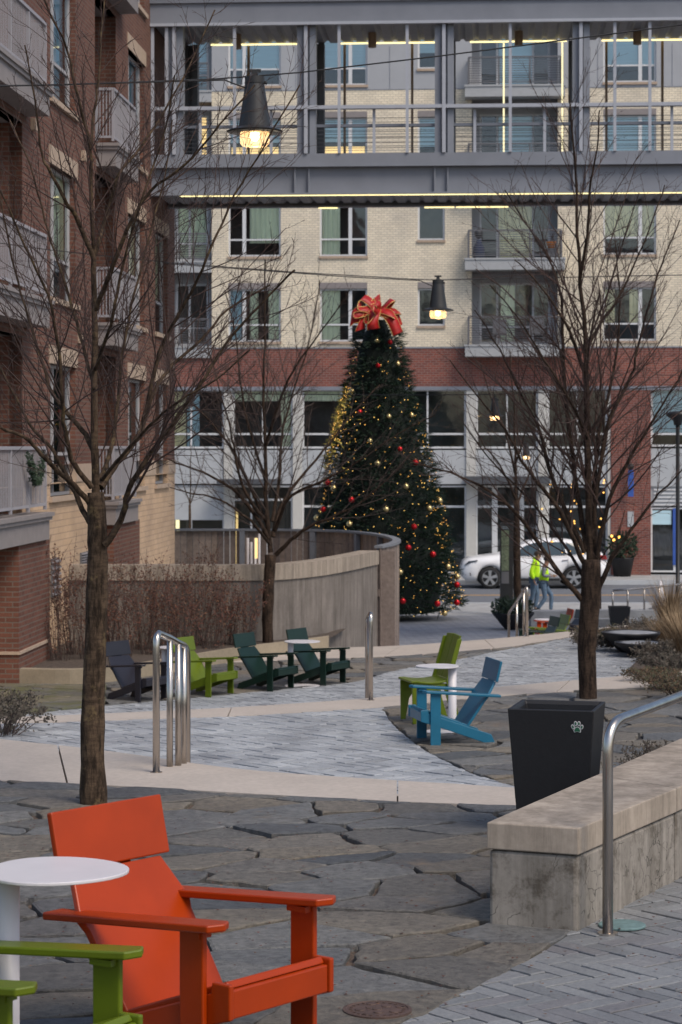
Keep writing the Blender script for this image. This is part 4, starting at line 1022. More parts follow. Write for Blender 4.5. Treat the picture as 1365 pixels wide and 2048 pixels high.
# ================================================================== CHAIRS AND TABLES
def lounge_chair(label, mat, loc, yaw, group='low flat board lounge chairs in bright colours'):
    """local frame: +y is the way the sitter faces, origin on the ground at the front legs"""
    t = thing('lounge_chair', label, 'chair', loc, yaw, group)
    m = M[mat]; bv = .0055; w = .265
    fx_ = lambda a, z, d: (d, a, z)
    for s in (-1, 1):
        x = s * w
        mb = MB(); mb.box(x - .011, x + .011, -.055, .045, 0, .487); mb.build('front_leg', m, t, bevel=bv)
        mb = MB(); x2 = s * (w - .024)
        mb.prism([(.135, .225), (.135, .335), (.06, .335), (.055, .30), (-.56, .09), (-.60, .0), (-.52, .0), (-.06, .165)], fx_, x2 - .011, x2 + .011); mb.build('side_board', m, t, fixn=True, bevel=bv)
        mb = MB(); xo = s * (w - .005)
        pts = [(xo - .045, -.64), (xo + .045, -.64), (xo + .052, .095), (xo + .0, .125), (xo - .050, .095)]
        mb.prism(pts, lambda a, b, d: (a, b, d + .075 * b), .491, .516); mb.build('armrest', m, t, fixn=True, bevel=bv)
        MB().box(x - s * .012 - .028, x - s * .012 + .028, -.045, .035, .468, .487).build('arm_bracket', m, t)
    # seat: sloping boards, front lip
    iw = w - .036
    th = math.atan2(.335 - .10, .66)
    mb = MB(); mb.prism([(.115, .318), (.10, .338), (-.33, .185), (-.33, .162)], fx_, -iw, iw); mb.build('seat', m, t, fixn=True, bevel=bv)
    mb = MB(); mb.prism([(.128, .225), (.128, .315), (.106, .315), (.106, .225)], fx_, -iw, iw); mb.build('front_board', m, t, fixn=True, bevel=bv)
    # back: one shaped plank and a separate head board, leaning
    ang = R(34); by, bz_ = -.30, .145
    def fb_(a, s, d): return (a, by - s * math.sin(ang) - d * math.cos(ang), bz_ + s * math.cos(ang) - d * math.sin(ang))
    mb = MB(); mb.prism([(-iw, 0), (iw, 0), (iw + .015, .33), (iw + .03, .37), (iw - .02, .535), (-iw + .02, .535), (-iw - .03, .37), (-iw - .015, .33)], fb_, 0, .024); mb.build('backrest', m, t, fixn=True, bevel=bv)
    def fh(a, s, d):
        o = fb_(a, .539, 0); return (a, o[1] - s * math.sin(R(13)) - d * math.cos(R(13)), o[2] + s * math.cos(R(13)) - d * math.sin(R(13)))
    mb = MB(); mb.prism([(-iw - .03, 0), (iw + .03, 0), (iw + .03, .20), (-iw - .03, .20)], fh, 0, .024); mb.build('head_board', m, t, fixn=True, bevel=bv)
    MB().prism([(.0, .49), (.0, .56), (.18, .56), (.18, .49)], lambda a, s, d: fb_(a - .09, s, d), .0245, .036).build('head_bracket', m, t)
    return t
def side_table(label, loc, yaw, pole_off=-.13, h=.50, r=.24, group='white pedestal side tables'):
    t = thing('side_table', label, 'table', loc, yaw, group)
    prof = [(.001, h), (.9 * 1, h)]
    def egg(k, rr): a = 2 * math.pi * k / 40; c = math.cos(a); return (rr * c * 1.0, rr * math.sin(a) * (1 - .14 * c))
    for nm, z, rr, th in (('table_top', h, r, .012), ('base_plate', .0, r * .98, .008)):
        mb = MB(); pts = [egg(k, rr) for k in range(40)]; mb.prism(pts, lambda x, y, d: (x, y, d), z, z + th); mb.build(nm, M['white'], t, fixn=True, bevel=.003)
    MB().lathe([(.044, .008), (.042, .06), (.042, h)], (pole_off, 0, 0), 20).build('pedestal', M['white'], t, True)
    return t
def toP(u, v, z, s_): # point from measured scale (px per metre)
    Y = F / s_; return Vector(((u - CU) / s_, Y, z))
# foreground red chair: front leg of the far side stands below (600, 1812)
def yaw_of(dx, dy): return math.atan2(-dx, dy)
Yr = 7.75
lounge_chair('bright red lounge chair in the foreground facing right', 'red', ((503 - CU) / F * Yr, Yr, Z1), yaw_of(.77, -.63)).scale = (1.07,) * 3
Yg = 6.95
lounge_chair('lime green lounge chair cut off at the bottom left corner', 'lime', ((112 - CU) / F * Yg, Yg, Z1), yaw_of(.87, -.50)).scale = (1.05,) * 3
Yt = 7.55
side_table('white side table beside the red chair at the left edge', ((117 - CU) / F * Yt, Yt, Z1), 0, -.17, .71, .235)
Yb = (HC - Z2) * F / (1489 - CV)
lounge_chair('blue lounge chair in profile facing left beside the black bin', 'blue', ((858 - CU) / F * Yb, Yb + .18, Z2), yaw_of(-.92, -.20))
for nm, mt, u, v, dx, dy, lb_ in (('a', 'char', 303, 1402, .80, -.60, 'charcoal lounge chair at the left end of the row by the shrubs'),
                           ('b', 'lime', 440, 1391, .84, -.54, 'lime green lounge chair between the charcoal and the dark green ones'),
                           ('c', 'dgreen', 562, 1380, .84, -.54, 'dark green lounge chair next to the lime one in front of the slim tree'),
                           ('d', 'dgreen', 667, 1368, .84, -.54, 'dark green lounge chair at the right end of the row nearest the wall')):
    g = G(u, v, Z3); lounge_chair(lb_, mt, g, yaw_of(dx, dy))
g = G(350, 1383, Z3); side_table('white side table between the charcoal and lime chairs', g, .2, -.15, .62, .24)
g = G(605, 1372, Z3); side_table('white side table between the two dark green chairs', g, .1, -.17, .64, .26)
Yt2 = (HC - Z2) * F / (1462 - CV)
side_table('white side table between the blue and the olive chairs', ((875 - CU) / F * Yt2, Yt2, Z2), R(180), -.15, .64, .215)
# bistro style lime chair behind the blue one
def side_chair(label, mat, loc, yaw):
    t = thing('side_chair', label, 'chair', loc, yaw); m = M[mat]; f = lambda a, z, d: (d, a, z)
    for s in (-1, 1):
        mb = MB(); x = s * .21; mb.prism([(.22, 0), (.17, 0), (.13, .22), (.06, .32), (-.06, .35), (-.12, .34), (-.16, .20), (-.235, 0), (-.29, 0), (-.225, .22), (-.20, .40), (.20, .44), (.225, .40)], f, x - .011, x + .011); mb.build('side_leg_panel', m, t, fixn=True, bevel=.004)
        mb = MB(); mb.prism([(-.235, 0), (-.29, 0), (-.205, .30), (-.185, .44), (-.30, .86), (-.25, .86), (-.13, .44)], f, s * .235 - .011, s * .235 + .011); mb.build('back_leg', m, t, fixn=True, bevel=.004)
    mb = MB(); n = 8; A = [(.24 - .44 * i / n, .455 - .03 * math.sin(math.pi * i / n) + (-.015 if i == 0 else 0)) for i in range(n + 1)]
    mb.prism(A + [(y, z - .02) for y, z in A[::-1]], f, -.235, .235); mb.build('seat', m, t, fixn=True, bevel=.004)
    fb2 = lambda a, z, d: (a, -.15 - (z - .44) * .30 - d, z)
    for s in (-1, 1):
        mb = MB(); mb.prism([(s * .006, .46), (s * .19, .46), (s * .215, .89), (s * .006, .90)], fb2, 0, .02); mb.build('back_slat', m, t, fixn=True, bevel=.004)
    return t
Yl = (HC - Z2) * F / (1447 - CV)
side_chair('olive lime side chair with a split upright back behind the blue chair', 'lime', ((856 - CU) / F * Yl, Yl + .2, Z2), yaw_of(-.96, -.26)).scale = (1.0,) * 3
# far group beyond the last steps
Yf = 49.5
def z4at(x, Y): return (x, Y, z4(Y))
for u, mt, Yq, dx, dy, lb_ in ((1052, 'dgreen', 47.0, -.95, -.3, 'dark green lounge chair in the far cluster behind the third tree'), (1074, 'lime', 47.8, -.95, -.3, 'lime lounge chair in the far cluster beyond the last steps'), (1084, 'red', 50.3, -.98, -.15, 'red lounge chair in the far cluster beyond the last steps'), (1112, 'char', 49.6, -.9, -.4, 'dark lounge chair half hidden behind the third tree trunk')):
    lounge_chair(lb_, mt, z4at((u - CU) / F * Yq, Yq), yaw_of(dx, dy))
side_table('white side table in the far chair cluster', z4at((1092 - CU) / F * 49.0, 49.0), 0, .1, .62, .24)
# ================================================================== BIN, COVERS, PLANTERS, POTS
def square_pot(name, label, cat, loc, yaw, wt, wb, h, mat='black', soil=False, rim=.02):
    t = thing(name, label, cat, loc, yaw); mb = MB(); a, b = wt / 2, wb / 2; r = rim
    sq = lambda k, z: [(-k, -k, z), (k, -k, z), (k, k, z), (-k, k, z)]
    vs = sq(b, 0) + sq(a, h) + sq(a - r, h) + sq(a - r - .01, h - .02) + sq(b - r, .25 * h)
    fs = [(3, 2, 1, 0)] + [(4 * k + i, 4 * k + (i + 1) % 4, 4 * k + 4 + (i + 1) % 4, 4 * k + 4 + i) for k in range(4) for i in range(4)] + [(16, 17, 18, 19)]
    mb.add(vs, fs); mb.build('body', M[mat], t, bevel=.006); return t
Ycan = 12.45
tc = square_pot('litter_bin', 'black tapered square bin with a paw print badge beside the seat wall', 'bin', ((1120 - CU) / F * Ycan, Ycan + .15, Z1), R(-14), .475, .375, .69)
def paw():
    # badge lies on the front face of the bin, which leans back a little
    sl = (.475 - .375) / 2 / .69
    def f(a, s, d): z = s; return (a, -.375 / 2 - sl * z - d, z)
    cx, cz = .145, .595
    def disc(mb, x, z, rx, rz, d0, d1, rot=0, n=16):
        pts = []
        for k in range(n):
            q = 2 * math.pi * k / n; px, pz = rx * math.cos(q), rz * math.sin(q); pts.append((x + px * math.cos(rot) - pz * math.sin(rot), z + px * math.sin(rot) + pz * math.cos(rot)))
        mb.prism(pts, f, d0, d1)
    toes = [(-.024, .006, .30), (-.009, .024, .08), (.009, .024, -.08), (.024, .006, -.30)]
    o, i = MB(), MB()
    for x, z, rr in toes:
        disc(o, cx + x, cz + z, .0092, .0135, .001, .003, rr); disc(i, cx + x, cz + z, .0055, .0090, .0032, .0045, rr)
    for mb, k, d0, d1 in ((o, 1, .001, .003), (i, .8, .0032, .0045)):
        pts = [(0, .008), (.012, .002), (.021, -.014), (.017, -.025), (.006, -.022), (0, -.020), (-.006, -.022), (-.017, -.025), (-.021, -.014), (-.012, .002)]
        mb.prism([(cx + x * k, cz - .008 + (z + .008) * k) for x, z in pts[::-1]], f, d0, d1)
    b = o.build('paw_badge', M['white'], tc, fixn=True); i.build('badge_inlay', plain('badge_green', (.015, .10, .05), .5), b, fixn=True)
paw()
g = G(755, 2025, Z1); t = thing('drain_cover', 'round rusty cast iron drain cover in the flagstones', 'drain cover', (g.x, g.y, Z1 + .006))
MB().lathe([(.13, 0), (.13, .008), (.118, .010), (.115, .006)], n=36).build('ring', M['rust'], t)
mb = MB()
for k in range(9): 
    a = k * 2.4; rr = .10 * math.sqrt(k / 9); x, y = rr * math.cos(a), rr * math.sin(a); mb.lathe([(.020, 0), (.018, .004)], (x, y, .006), 8)
for k in range(24): a = k * math.pi / 12; mb.box(.100 * math.cos(a) - .005, .100 * math.cos(a) + .005, .100 * math.sin(a) - .005, .100 * math.sin(a) + .005, .006, .010)
mb.build('relief', M['rust'], t)
g = G(1240, 1853, Z1); mb = MB().lathe([(.105, 0), (.105, .006), (.1, .009)], n=32); o = mb.build('valve_cover', M['teal'], None); o.location = (g.x + .01, g.y, Z1 + .003); tag(o, 'flat round verdigris green cover in the pavers behind the handrail', 'cover')
M['bowlfill'] = plain('pale_grit', (.24, .25, .27), .6, var=.2, nscale=8)
def bowl(label, loc, r, h, grp='wide shallow black bowls by the shrubs', fill=True):
    t = thing('bowl_planter', label, 'planter', loc, 0, grp)
    MB().lathe([(r * .32, 0), (r * .40, .01), (r * .75, h * .55), (r, h - .03), (r, h), (r * .93, h), (r * .9, h - .04)], n=32).build('bowl', M['black'], t, True); (MB().lathe([(r * .935, h - .012), (r * .6, h + .004), (.01, h + .012)], n=28).build('fill', M['bowlfill'], t, True) if fill else None); return t
g = G(1262, 1304, Z3); bowl('larger shallow black bowl, the one behind', (g.x, g.y, Z3), .50, .34, None)
g = G(1281, 1313, Z3); bowl('smaller shallow black bowl in front of the larger one', (g.x, g.y, Z3), .43, .24, None)
def foliage(mb, c, rx, ry, rz, n, size, seed, up=.3, thin=.4):
    rg = random.Random(seed)
    for _ in range(n):
        d = Vector((rg.gauss(0, 1), rg.gauss(0, 1), rg.gauss(0, 1))).normalized(); k = rg.random() ** .4
        p = Vector((c[0] + d.x * rx * k, c[1] + d.y * ry * k, c[2] + d.z * rz * k))
        a = (d * .6 + Vector((rg.gauss(0, .5), rg.gauss(0, .5), rg.gauss(0, .5) + up))).normalized(); s = size * rg.uniform(.5, 1.4); w = a.orthogonal().normalized(); w = (w * math.cos(rg.random() * 6.28) + a.cross(w) * math.sin(rg.random() * 6.28)) * s * thin * .5
        mb.add([p - w * .4, p + a * s * .5 - w, p + a * s, p + a * s * .5 + w, p + w * .4], [(0, 1, 2, 3, 4)])
    return mb
g = G4(1027, 1259); t = bowl('round black planter with evergreens behind the last handrail', g, .52, .42, None, False); foliage(MB(), (0, 0, .52), .55, .55, .24, 900, .11, 3).build('evergreen_sprays', M['evergreen'], t)
Yp = 56.0; square_pot('square_pot', 'empty black square pot beside the low wall at right', 'pot', ((1239 - CU) / F * Yp, Yp, HC - (1250 - CV) / F * Yp), 0, .50, .40, .46)
p = P(1245, 1143, 79.9 + 1.5); t = thing('potted_shrub', 'potted evergreen on the far sidewalk before the red brick pier', 'potted plant', (p.x, p.y, ZS))
MB().lathe([(.30, 0), (.42, .62), (.44, .66)], n=18).build('pot', M['black'], t, True); foliage(MB(), (0, 0, 1.05), .55, .5, .50, 700, .16, 5).build('leaves', M['evergreen'], t)
# information pylon
Yk = 62.6; x0, x1 = [(u - CU) / F * Yk for u in (1001, 1027)]; zb = z4(Yk); zt = HC - (1046 - CV) / F * Yk
t = thing('information_pylon', 'tall slim black information pylon with a pale map panel behind the planter', 'pylon', (x0, Yk, zb)); w = x1 - x0; h = zt - zb
MB().box(0, w, 0, .16, 0, h).build('casing', M['blackm'], t, bevel=.01); MB().box(.03, w * .66, -.012, -.002, h * .48, h * .92).build('map_panel', plain('map_print', (.13, .16, .10), .5, var=.5, nscale=14), t)
MB().box(.03, w * .66, -.014, -.002, h * .935, h * .965).build('header', plain('header_print', (.14, .17, .19), .5, var=.6, nscale=30), t); MB().box(.03, w * .66, -.012, -.002, h * .34, h * .47).build('grey_panel', M['rail_d'], t)
# street lamp at the right edge
Yl = 58.0; p = P(1356, 1200, Yl); t = thing('street_lamp', 'slim black street lamp post with flat head at the right edge', 'street lamp', (p.x, Yl, z4(Yl)))
hh = HC - (822 - CV) / F * Yl - z4(Yl)
MB().lathe([(.09, 0), (.085, .4), (.055, .42), (.05, hh - .5), (.06, hh - .35)], n=14).build('post', M['blackm'], t, True); MB().lathe([(.10, hh - .36), (.12, hh - .25), (.30, hh - .12), (.30, hh - .04), (.08, hh)], n=20).build('lamp_head', M['blackm'], t, True); MB().lathe([(.22, hh - .16), (.22, hh - .13)], n=16).build('lens', M['lampin'], t)
# low concrete wall with railing beyond the planting
t = thing('low_wall', 'low concrete wall with end step near the street at right', 'wall', (0, 0, 0))
Yw = 56.8; zz = HC - (1222 - CV) / F * Yw
MB().box((1062 - CU) / F * Yw, (1178 - CU) / F * Yw, Yw, Yw + .5, z4(Yw) - .1, zz).build('short_block', M['walk'], t, bevel=.01)
Yw2 = 57.0; zz2 = HC - (1222 - CV) / F * Yw2
MB().box((1192 - CU) / F * Yw2, (1480 - CU) / F * Yw2, Yw2, Yw2 + .4, z4(Yw2) - .1, zz2 + .02).build('long_block', M['walk'], t, bevel=.01)
MB().box((1192 - CU) / F * Yw2, (1480 - CU) / F * Yw2, Yw2 - .4, Yw2 - .01, z4(Yw2) - .1, zz2 - .17).build('lower_step', M['walk'], t, bevel=.01)
t = thing('steel_railing', 'low steel railing on top of the concrete wall by the street', 'railing', (0, Yw2 + .2, 0))
pts = [(u, v) for u, v in ((1226, 1181), (1256, 1179), (1289, 1176), (1319, 1173), (1365, 1168), (1420, 1163))]
q = [P(u, v, Yw2 + .2) for u, v in pts]; q = [Vector((a.x, 0, a.z)) for a in q]
MB().tube(q, .03, 10).build('rail', M['stainless'], t, True)
for a in q: MB().tube([(a.x, 0, zz2), (a.x, 0, a.z - .02)], .024, 8).build('post', M['stainless'], t, True)
p = P(1322, 1198, 64.8); t = thing('white_cone', 'white cone shaped marker near the kerb at far right', 'cone', (p.x, p.y, ZS)); hcone = HC - (1162 - CV) / F * 64.8 - ZS
MB().lathe([(.26, .04), (.03, hcone), (.001, hcone + .02)], n=18).build('cone', M['white'], t, True); MB().box(-.30, .30, -.3, .3, 0, .04).build('base', M['rail_d'], t)
# ================================================================== HANGING LAMPS
def pendant(label, u, vrim, Y, rr, cab):
    """rim centre at (u, vrim); rr = rim radius in metres; the shade hangs from its cable clamp"""
    p = P(u, vrim, Y); t = thing('pendant_lamp', label, 'lamp', p, 0, 'enamel lamps hanging from cables over the plaza'); k = rr
    MB().lathe([(k * .98, .0), (k * 1.0, .03 * k), (k * .60, .17 * k), (k * .57, .18 * k), (k * .34, 1.70 * k), (k * .35, 1.71 * k), (k * .35, 1.95 * k), (.05 * k, 1.99 * k)], n=44).build('shade', M['lampshade'], t)
    MB().lathe([(k * .96, -.004), (k * .56, .05 * k)], n=32).build('reflector', M['lampin'], t, True)
    MB().lathe([(k * .52, .04 * k), (k * .53, -.38 * k), (k * .45, -.50 * k), (.02, -.53 * k)], n=24).build('glass_globe', M['lglass'], t, True)
    MB().ball((0, 0, -.12 * k), .17 * k, 12, 8, 1.3).build('bulb', M['bulb'], t, True)
    mb = MB().lathe([(k * .36, 1.70 * k), (k * .36, 1.76 * k)], n=24); mb.box(-.10 * k, .10 * k, -.1 * k, .1 * k, 1.97 * k, 2.18 * k); mb.box(-.22 * k, .22 * k, -.05 * k, .05 * k, 2.12 * k, 2.22 * k); mb.ball((.38 * k, 0, 1.75 * k), .07 * k, 8, 6); mb.build('clamp', M['cable'], t)
    l = bpy.data.lights.new('lamp_light', 'POINT'); l.energy = 1.1 * (rr / .2) ** 2; l.color = (1, .62, .3); l.shadow_soft_size = .05; lo_ = bpy.data.objects.new('lamp_light', l); COL.objects.link(lo_); lo_.location = (0, 0, -.35 * k); lo_.parent = t
    return t
pendant('large enamel pendant lamp hanging over the plaza in front of the footbridge', 510, 264, 16.2, .201, 0)
pendant('smaller enamel pendant lamp hanging right of the red bow', 876.5, 621, 29.5, .205, 0)
pendant('distant pendant lamp glowing before the dark upper storefront glass', 990, 832, 52, .21, 0)
pendant('farthest faint pendant lamp low among the branches of the right tree', 1053, 912, 66, .20, 0)
def cable(label, pts, r, rad2=None):
    q = [P(*p) for p in pts]; 
    out = []
    for i in range(len(q) - 1):
        for k in range(8): out.append(q[i].lerp(q[i + 1], k / 8))
    out.append(q[-1]); o = MB().tube(out, r, 6).build('suspension_cable', M['cable'], None, True); tag(o, label, 'cable', None); return o
cable('cable carrying the large pendant lamp across the top of the plaza', [(-60, 172, 16.2), (120, 170, 16.2), (300, 163, 16.2), (430, 158, 16.2), (512, 152, 16.2), (600, 145, 16.2), (880, 112, 16.2), (1130, 80, 16.2), (1420, 42, 16.2)], .0052)
cable('drooping power lead running to the large pendant lamp', [(-60, 174, 16.18), (200, 167, 16.18), (450, 160, 16.18), (470, 168, 16.18), (490, 175, 16.18)], .0055)
cable('cable carrying the lamp beside the red bow', [(-60, 478, 29.5), (100, 500, 29.5), (350, 526, 29.5), (600, 545, 29.5), (840, 559, 29.5), (876, 560, 29.5), (1000, 557, 29.5), (1420, 549, 29.5)], .006)
cable('lower power lead running to the lamp beside the red bow', [(330, 527, 29.48), (700, 554, 29.48), (840, 561, 29.48), (865, 572, 29.48)], .006)
cable('thin far cable crossing the dark upper storefront windows', [(250, 778, 52), (520, 788, 52), (800, 790, 52), (990, 789, 52), (1200, 781, 52), (1420, 770, 52)], .011)
# ================================================================== BARE TREES
def grow(mb, p, d, L, r, lvl, rg, up=.25, seg=5, nsides=4, kids=True, tmin=.003):
    """one shoot: gently curving tube with side shoots"""
    pts = [p]; q = p.copy(); dd = d.copy(); st = L / seg
    wob = Vector((rg.gauss(0, 1), rg.gauss(0, 1), rg.gauss(0, 1))) * .10
    for i in range(seg):
        dd = (dd + wob * .5 + Vector((rg.gauss(0, .045), rg.gauss(0, .045), rg.gauss(0, .04) + up * .10))).normalized(); q = q + dd * st; pts.append(q.copy())
    rr = [max(r * (1 - .6 * i / seg), tmin * (1 - .4 * i / seg)) for i in range(seg + 1)]
    mb.tube(pts, rr, nsides if lvl < 2 else 3, cap=False)
    if not kids: return
    return pts, rr
def side_shoots(mb, pts, rr, lvl, rg, dens, Lf, maxlvl, up, start=.12, tmin=.003):
    """alternate side shoots along a limb"""
    tot = sum((b - a).length for a, b in zip(pts, pts[1:])); acc = 0; nxt = tot * start; az = rg.random() * 6.28
    for i in range(len(pts) - 1):
        a, b = pts[i], pts[i + 1]; l = (b - a).length; d = (b - a).normalized()
        while nxt < acc + l:
            f = (nxt - acc) / l; p = a.lerp(b, f); r = rr[i] * (1 - f) + rr[i + 1] * f; rem = 1 - nxt / tot
            az += 2.4 + rg.uniform(-.5, .5); o = d.orthogonal().normalized(); o = (o * math.cos(az) + d.cross(o) * math.sin(az))
            ang = R(rg.uniform(24, 50)); nd = (d * math.cos(ang) + o * math.sin(ang) + Vector((0, 0, up * .35))).normalized()
            L = tot * Lf * (.35 + .75 * rem) * rg.uniform(.55, 1.25)
            res = grow(mb, p, nd, L, max(min(r * .5, L * .009), .0014), lvl, rg, up, 5 if lvl < 2 else 4, tmin=tmin)
            if lvl < maxlvl and res: side_shoots(mb, res[0], res[1], lvl + 1, rg, dens, Lf * (.95 if lvl == 1 else .9), maxlvl, up, .15, tmin)
            nxt += dens[min(lvl, len(dens)) - 1] * rg.uniform(.6, 1.4)
        acc += l
def bare_tree(label, name, trunk, Y0, limbs, seed, dens=(.17, .09, .06), Lf=.42, maxlvl=3, up=.5, bk='bark', group=None, tw='twig', k=1.0, z0=None):
    """trunk: (u, v, width px); limbs: (r0, r1, [(u, v, dY)...]) with radii in px"""
    s = F / Y0; b = P(trunk[0][0], trunk[0][1], Y0); 
    if z0 is not None: b.z = z0
    t = thing(name, label, 'tree', b, 0, group); rg = random.Random(seed)
    tp = [P(u, v, Y0) - b for u, v, w in trunk]; tr = [w / 2 / s for u, v, w in trunk]
    tp = [tp[0] - Vector((0, 0, .1))] + tp; tr = [tr[0] * 1.22] + tr
    # more rings for an irregular trunk
    P2, R2 = [], []
    for i in range(len(tp) - 1):
        for j in range(4): P2.append(tp[i].lerp(tp[i + 1], j / 4)); R2.append((tr[i] * (1 - j / 4) + tr[i + 1] * j / 4) * (1 + .05 * rg.gauss(0, 1)))
    P2.append(tp[-1]); R2.append(tr[-1]); MB().tube(P2, R2, 14).build('trunk', M[bk], t, True)
    mb = MB(); tm = MB()
    for r0, r1, pts in limbs:
        q = [P(u, v, Y0 + dy) - b for u, v, dy in pts]
        Q, RR = [], []; n = len(q) - 1
        for i in range(n):
            p0, p1, p2, p3 = q[max(i - 1, 0)], q[i], q[i + 1], q[min(i + 2, n)]
            for j in range(4):
                f = j / 4; Q.append(.5 * ((2 * p1) + (p2 - p0) * f + (2 * p0 - 5 * p1 + 4 * p2 - p3) * f * f + (3 * p1 - p0 - 3 * p2 + p3) * f ** 3)); g = (i + f) / n; RR.append((r1 + (r0 * .66 - r1) * (1 - g) ** 1.35) / s)
        Q.append(q[-1]); RR.append(r1 / s)
        Q = [w + Vector((rg.gauss(0, 1), rg.gauss(0, 1), rg.gauss(0, 1))) * .0025 * (Y0 / 14) if 0 < i < len(Q) - 1 else w for i, w in enumerate(Q)]
        mb.tube(Q, RR, 8, cap=False)
        side_shoots(tm, Q, RR, 1, rg, [d * k for d in dens], Lf, maxlvl, up, .14, max(.0015, .38 / s))
    mb.build('limbs', M[bk], t, True); tm.build('twigs', M[tw], t, True); return t
Yt1 = (HC - Z1) * F / (1608 - CV)
bare_tree('nearest bare tree behind the red chair with mottled bark', 'bare_tree',
  [(188, 1612, 54), (185, 1500, 50), (187, 1400, 47), (193, 1250, 44), (196, 1120, 41), (195, 1050, 40), (192, 985, 34)], Yt1, [
  (13, 5, [(192, 1000, 0), (189, 850, 0), (190, 700, .05), (188, 560, .1), (189, 505, .1)]),
  (8, 1.5, [(189, 520, .1), (150, 430, 0), (128, 398, -.1), (100, 340, -.2), (84, 310, -.2), (71, 202, -.3), (50, 90, -.4)]),
  (7, 1.5, [(188, 540, .1), (183, 400, .1), (180, 293, .1), (158, 200, 0), (135, 98, 0), (98, 20, -.1), (75, -60, -.1)]),
  (5, 1.5, [(181, 300, .1), (190, 220, .2), (199, 140, .2), (205, 40, .3), (215, -50, .3)]),
  (7, 1.5, [(190, 510, .1), (216, 421, .2), (236, 354, .2), (285, 290, .3), (330, 220, .4), (380, 130, .5), (430, 20, .6)]),
  (8, 1.5, [(192, 620, 0), (230, 520, -.2), (265, 440, -.3), (300, 383, -.3), (370, 330, -.4), (440, 250, -.5), (510, 170, -.5)]),
  (11, 2, [(202, 975, 0), (228, 935, .1), (262, 895, .2), (286, 850, .3), (310, 780, .3), (345, 730, .4), (404, 680, .5), (455, 620, .6), (540, 570, .7)]),
  (8, 1.5, [(286, 852, .3), (293, 815, .3), (320, 703, .3), (354, 636, .2), (390, 570, .1), (421, 500, 0), (470, 390, 0), (530, 290, -.1), (600, 170, -.1)]),
  (11, 2, [(210, 1090, -.05), (243, 1039, -.1), (256, 985, -.2), (280, 940, -.3), (303, 905, -.3), (357, 830, -.4), (400, 770, -.5), (450, 690, -.5), (520, 610, -.6), (590, 540, -.7)]),
  (8, 1.5, [(200, 960, .1), (222, 900, .3), (236, 800, .5), (247, 700, .6), (270, 580, .7), (300, 470, .8), (330, 350, .9), (345, 240, 1.0)]),
  (10, 2, [(182, 1010, 0), (148, 971, -.1), (110, 935, -.2), (84, 910, -.3), (47, 872, -.4), (0, 855, -.5), (-60, 820, -.6), (-140, 780, -.7)]),
  (9, 2, [(180, 1045, 0), (150, 985, .1), (125, 935, .2), (101, 894, .2), (60, 850, .3), (20, 770, .4), (-30, 680, .5)]),
  (9, 1.5, [(184, 975, -.05), (150, 930, -.1), (133, 880, -.2), (125, 800, -.3), (118, 700, -.4), (95, 590, -.5), (50, 491, -.6), (20, 420, -.7), (-30, 330, -.7)]),
  (9, 1.5, [(187, 900, 0), (165, 860, .1), (130, 820, .2), (104, 781, .3), (81, 713, .4), (57, 636, .5), (30, 540, .6), (10, 440, .6), (-10, 340, .6)]),
  (6, 1.5, [(190, 780, 0), (165, 690, .2), (140, 600, .4), (115, 520, .5), (90, 440, .6), (60, 330, .6), (20, 240, .7)]),
  (6, 1.5, [(190, 740, 0), (222, 650, -.3), (240, 560, -.4), (262, 470, -.5), (290, 380, -.6), (330, 260, -.6), (350, 150, -.7)]),
  (6, 1.5, [(205, 960, -.1), (250, 905, -.4), (300, 850, -.6), (360, 800, -.8), (430, 760, -.9), (500, 700, -1.0)]),
 ], 21, dens=(.082, .085, .085), Lf=.44, up=.3)
Yt2 = (HC - Z3) * F / (1303 - CV)
bare_tree('slim bare tree behind the row of dark green chairs before the curved wall', 'bare_tree',
  [(537, 1306, 23), (535, 1240, 22), (538, 1167, 24), (542, 1110, 24)], Yt2, [
  (8, 1.5, [(542, 1105, 0), (533, 1012, 0), (530, 900, 0), (528, 780, .1), (529, 660, .1), (531, 520, .2)]),
  (7, 1, [(540, 1080, 0), (497, 1012, -.2), (458, 973, -.3), (400, 942, -.5), (353, 926, -.6), (300, 900, -.8)]),
  (6, 1, [(536, 1050, 0), (501, 973, .2), (462, 895, .3), (408, 829, .5), (369, 787, .6), (330, 700, .7)]),
  (6, 1, [(532, 1040, 0), (500, 1000, -.4), (474, 934, -.5), (466, 876, -.6), (440, 780, -.8), (415, 690, -.9)]),
  (7, 1, [(547, 1074, 0), (563, 1012, .2), (602, 954, .4), (660, 887, .6), (703, 829, .8), (760, 770, 1)]),
  (7, 1, [(552, 1110, 0), (594, 1070, -.2), (641, 1043, -.4), (718, 1008, -.6), (777, 957, -.8), (830, 900, -1)]),
  (6, 1, [(551, 1060, 0), (582, 992, -.3), (641, 965, -.5), (718, 922, -.8), (796, 868, -1), (870, 830, -1.2)]),
  (6, 1, [(545, 1043, 0), (559, 957, .3), (563, 876, .5), (582, 798, .7), (620, 680, .8), (640, 560, .9)]),
  (5, 1, [(531, 960, 0), (500, 860, .5), (480, 760, .8), (470, 660, 1), (450, 580, 1.2)]),
  (5, 1, [(530, 900, 0), (560, 800, -.5), (600, 720, -.8), (660, 640, -1), (700, 580, -1.2)]),
  (5, 1, [(541, 1090, 0), (500, 1040, -.6), (440, 1000, -1.0), (380, 985, -1.3), (340, 975, -1.5)]),
 ], 22, dens=(.17, .17, .16), Lf=.42, bk='bark2', tw='twig_g', up=.35)
Yt3 = (HC - Z2) * F / (1398 - CV)
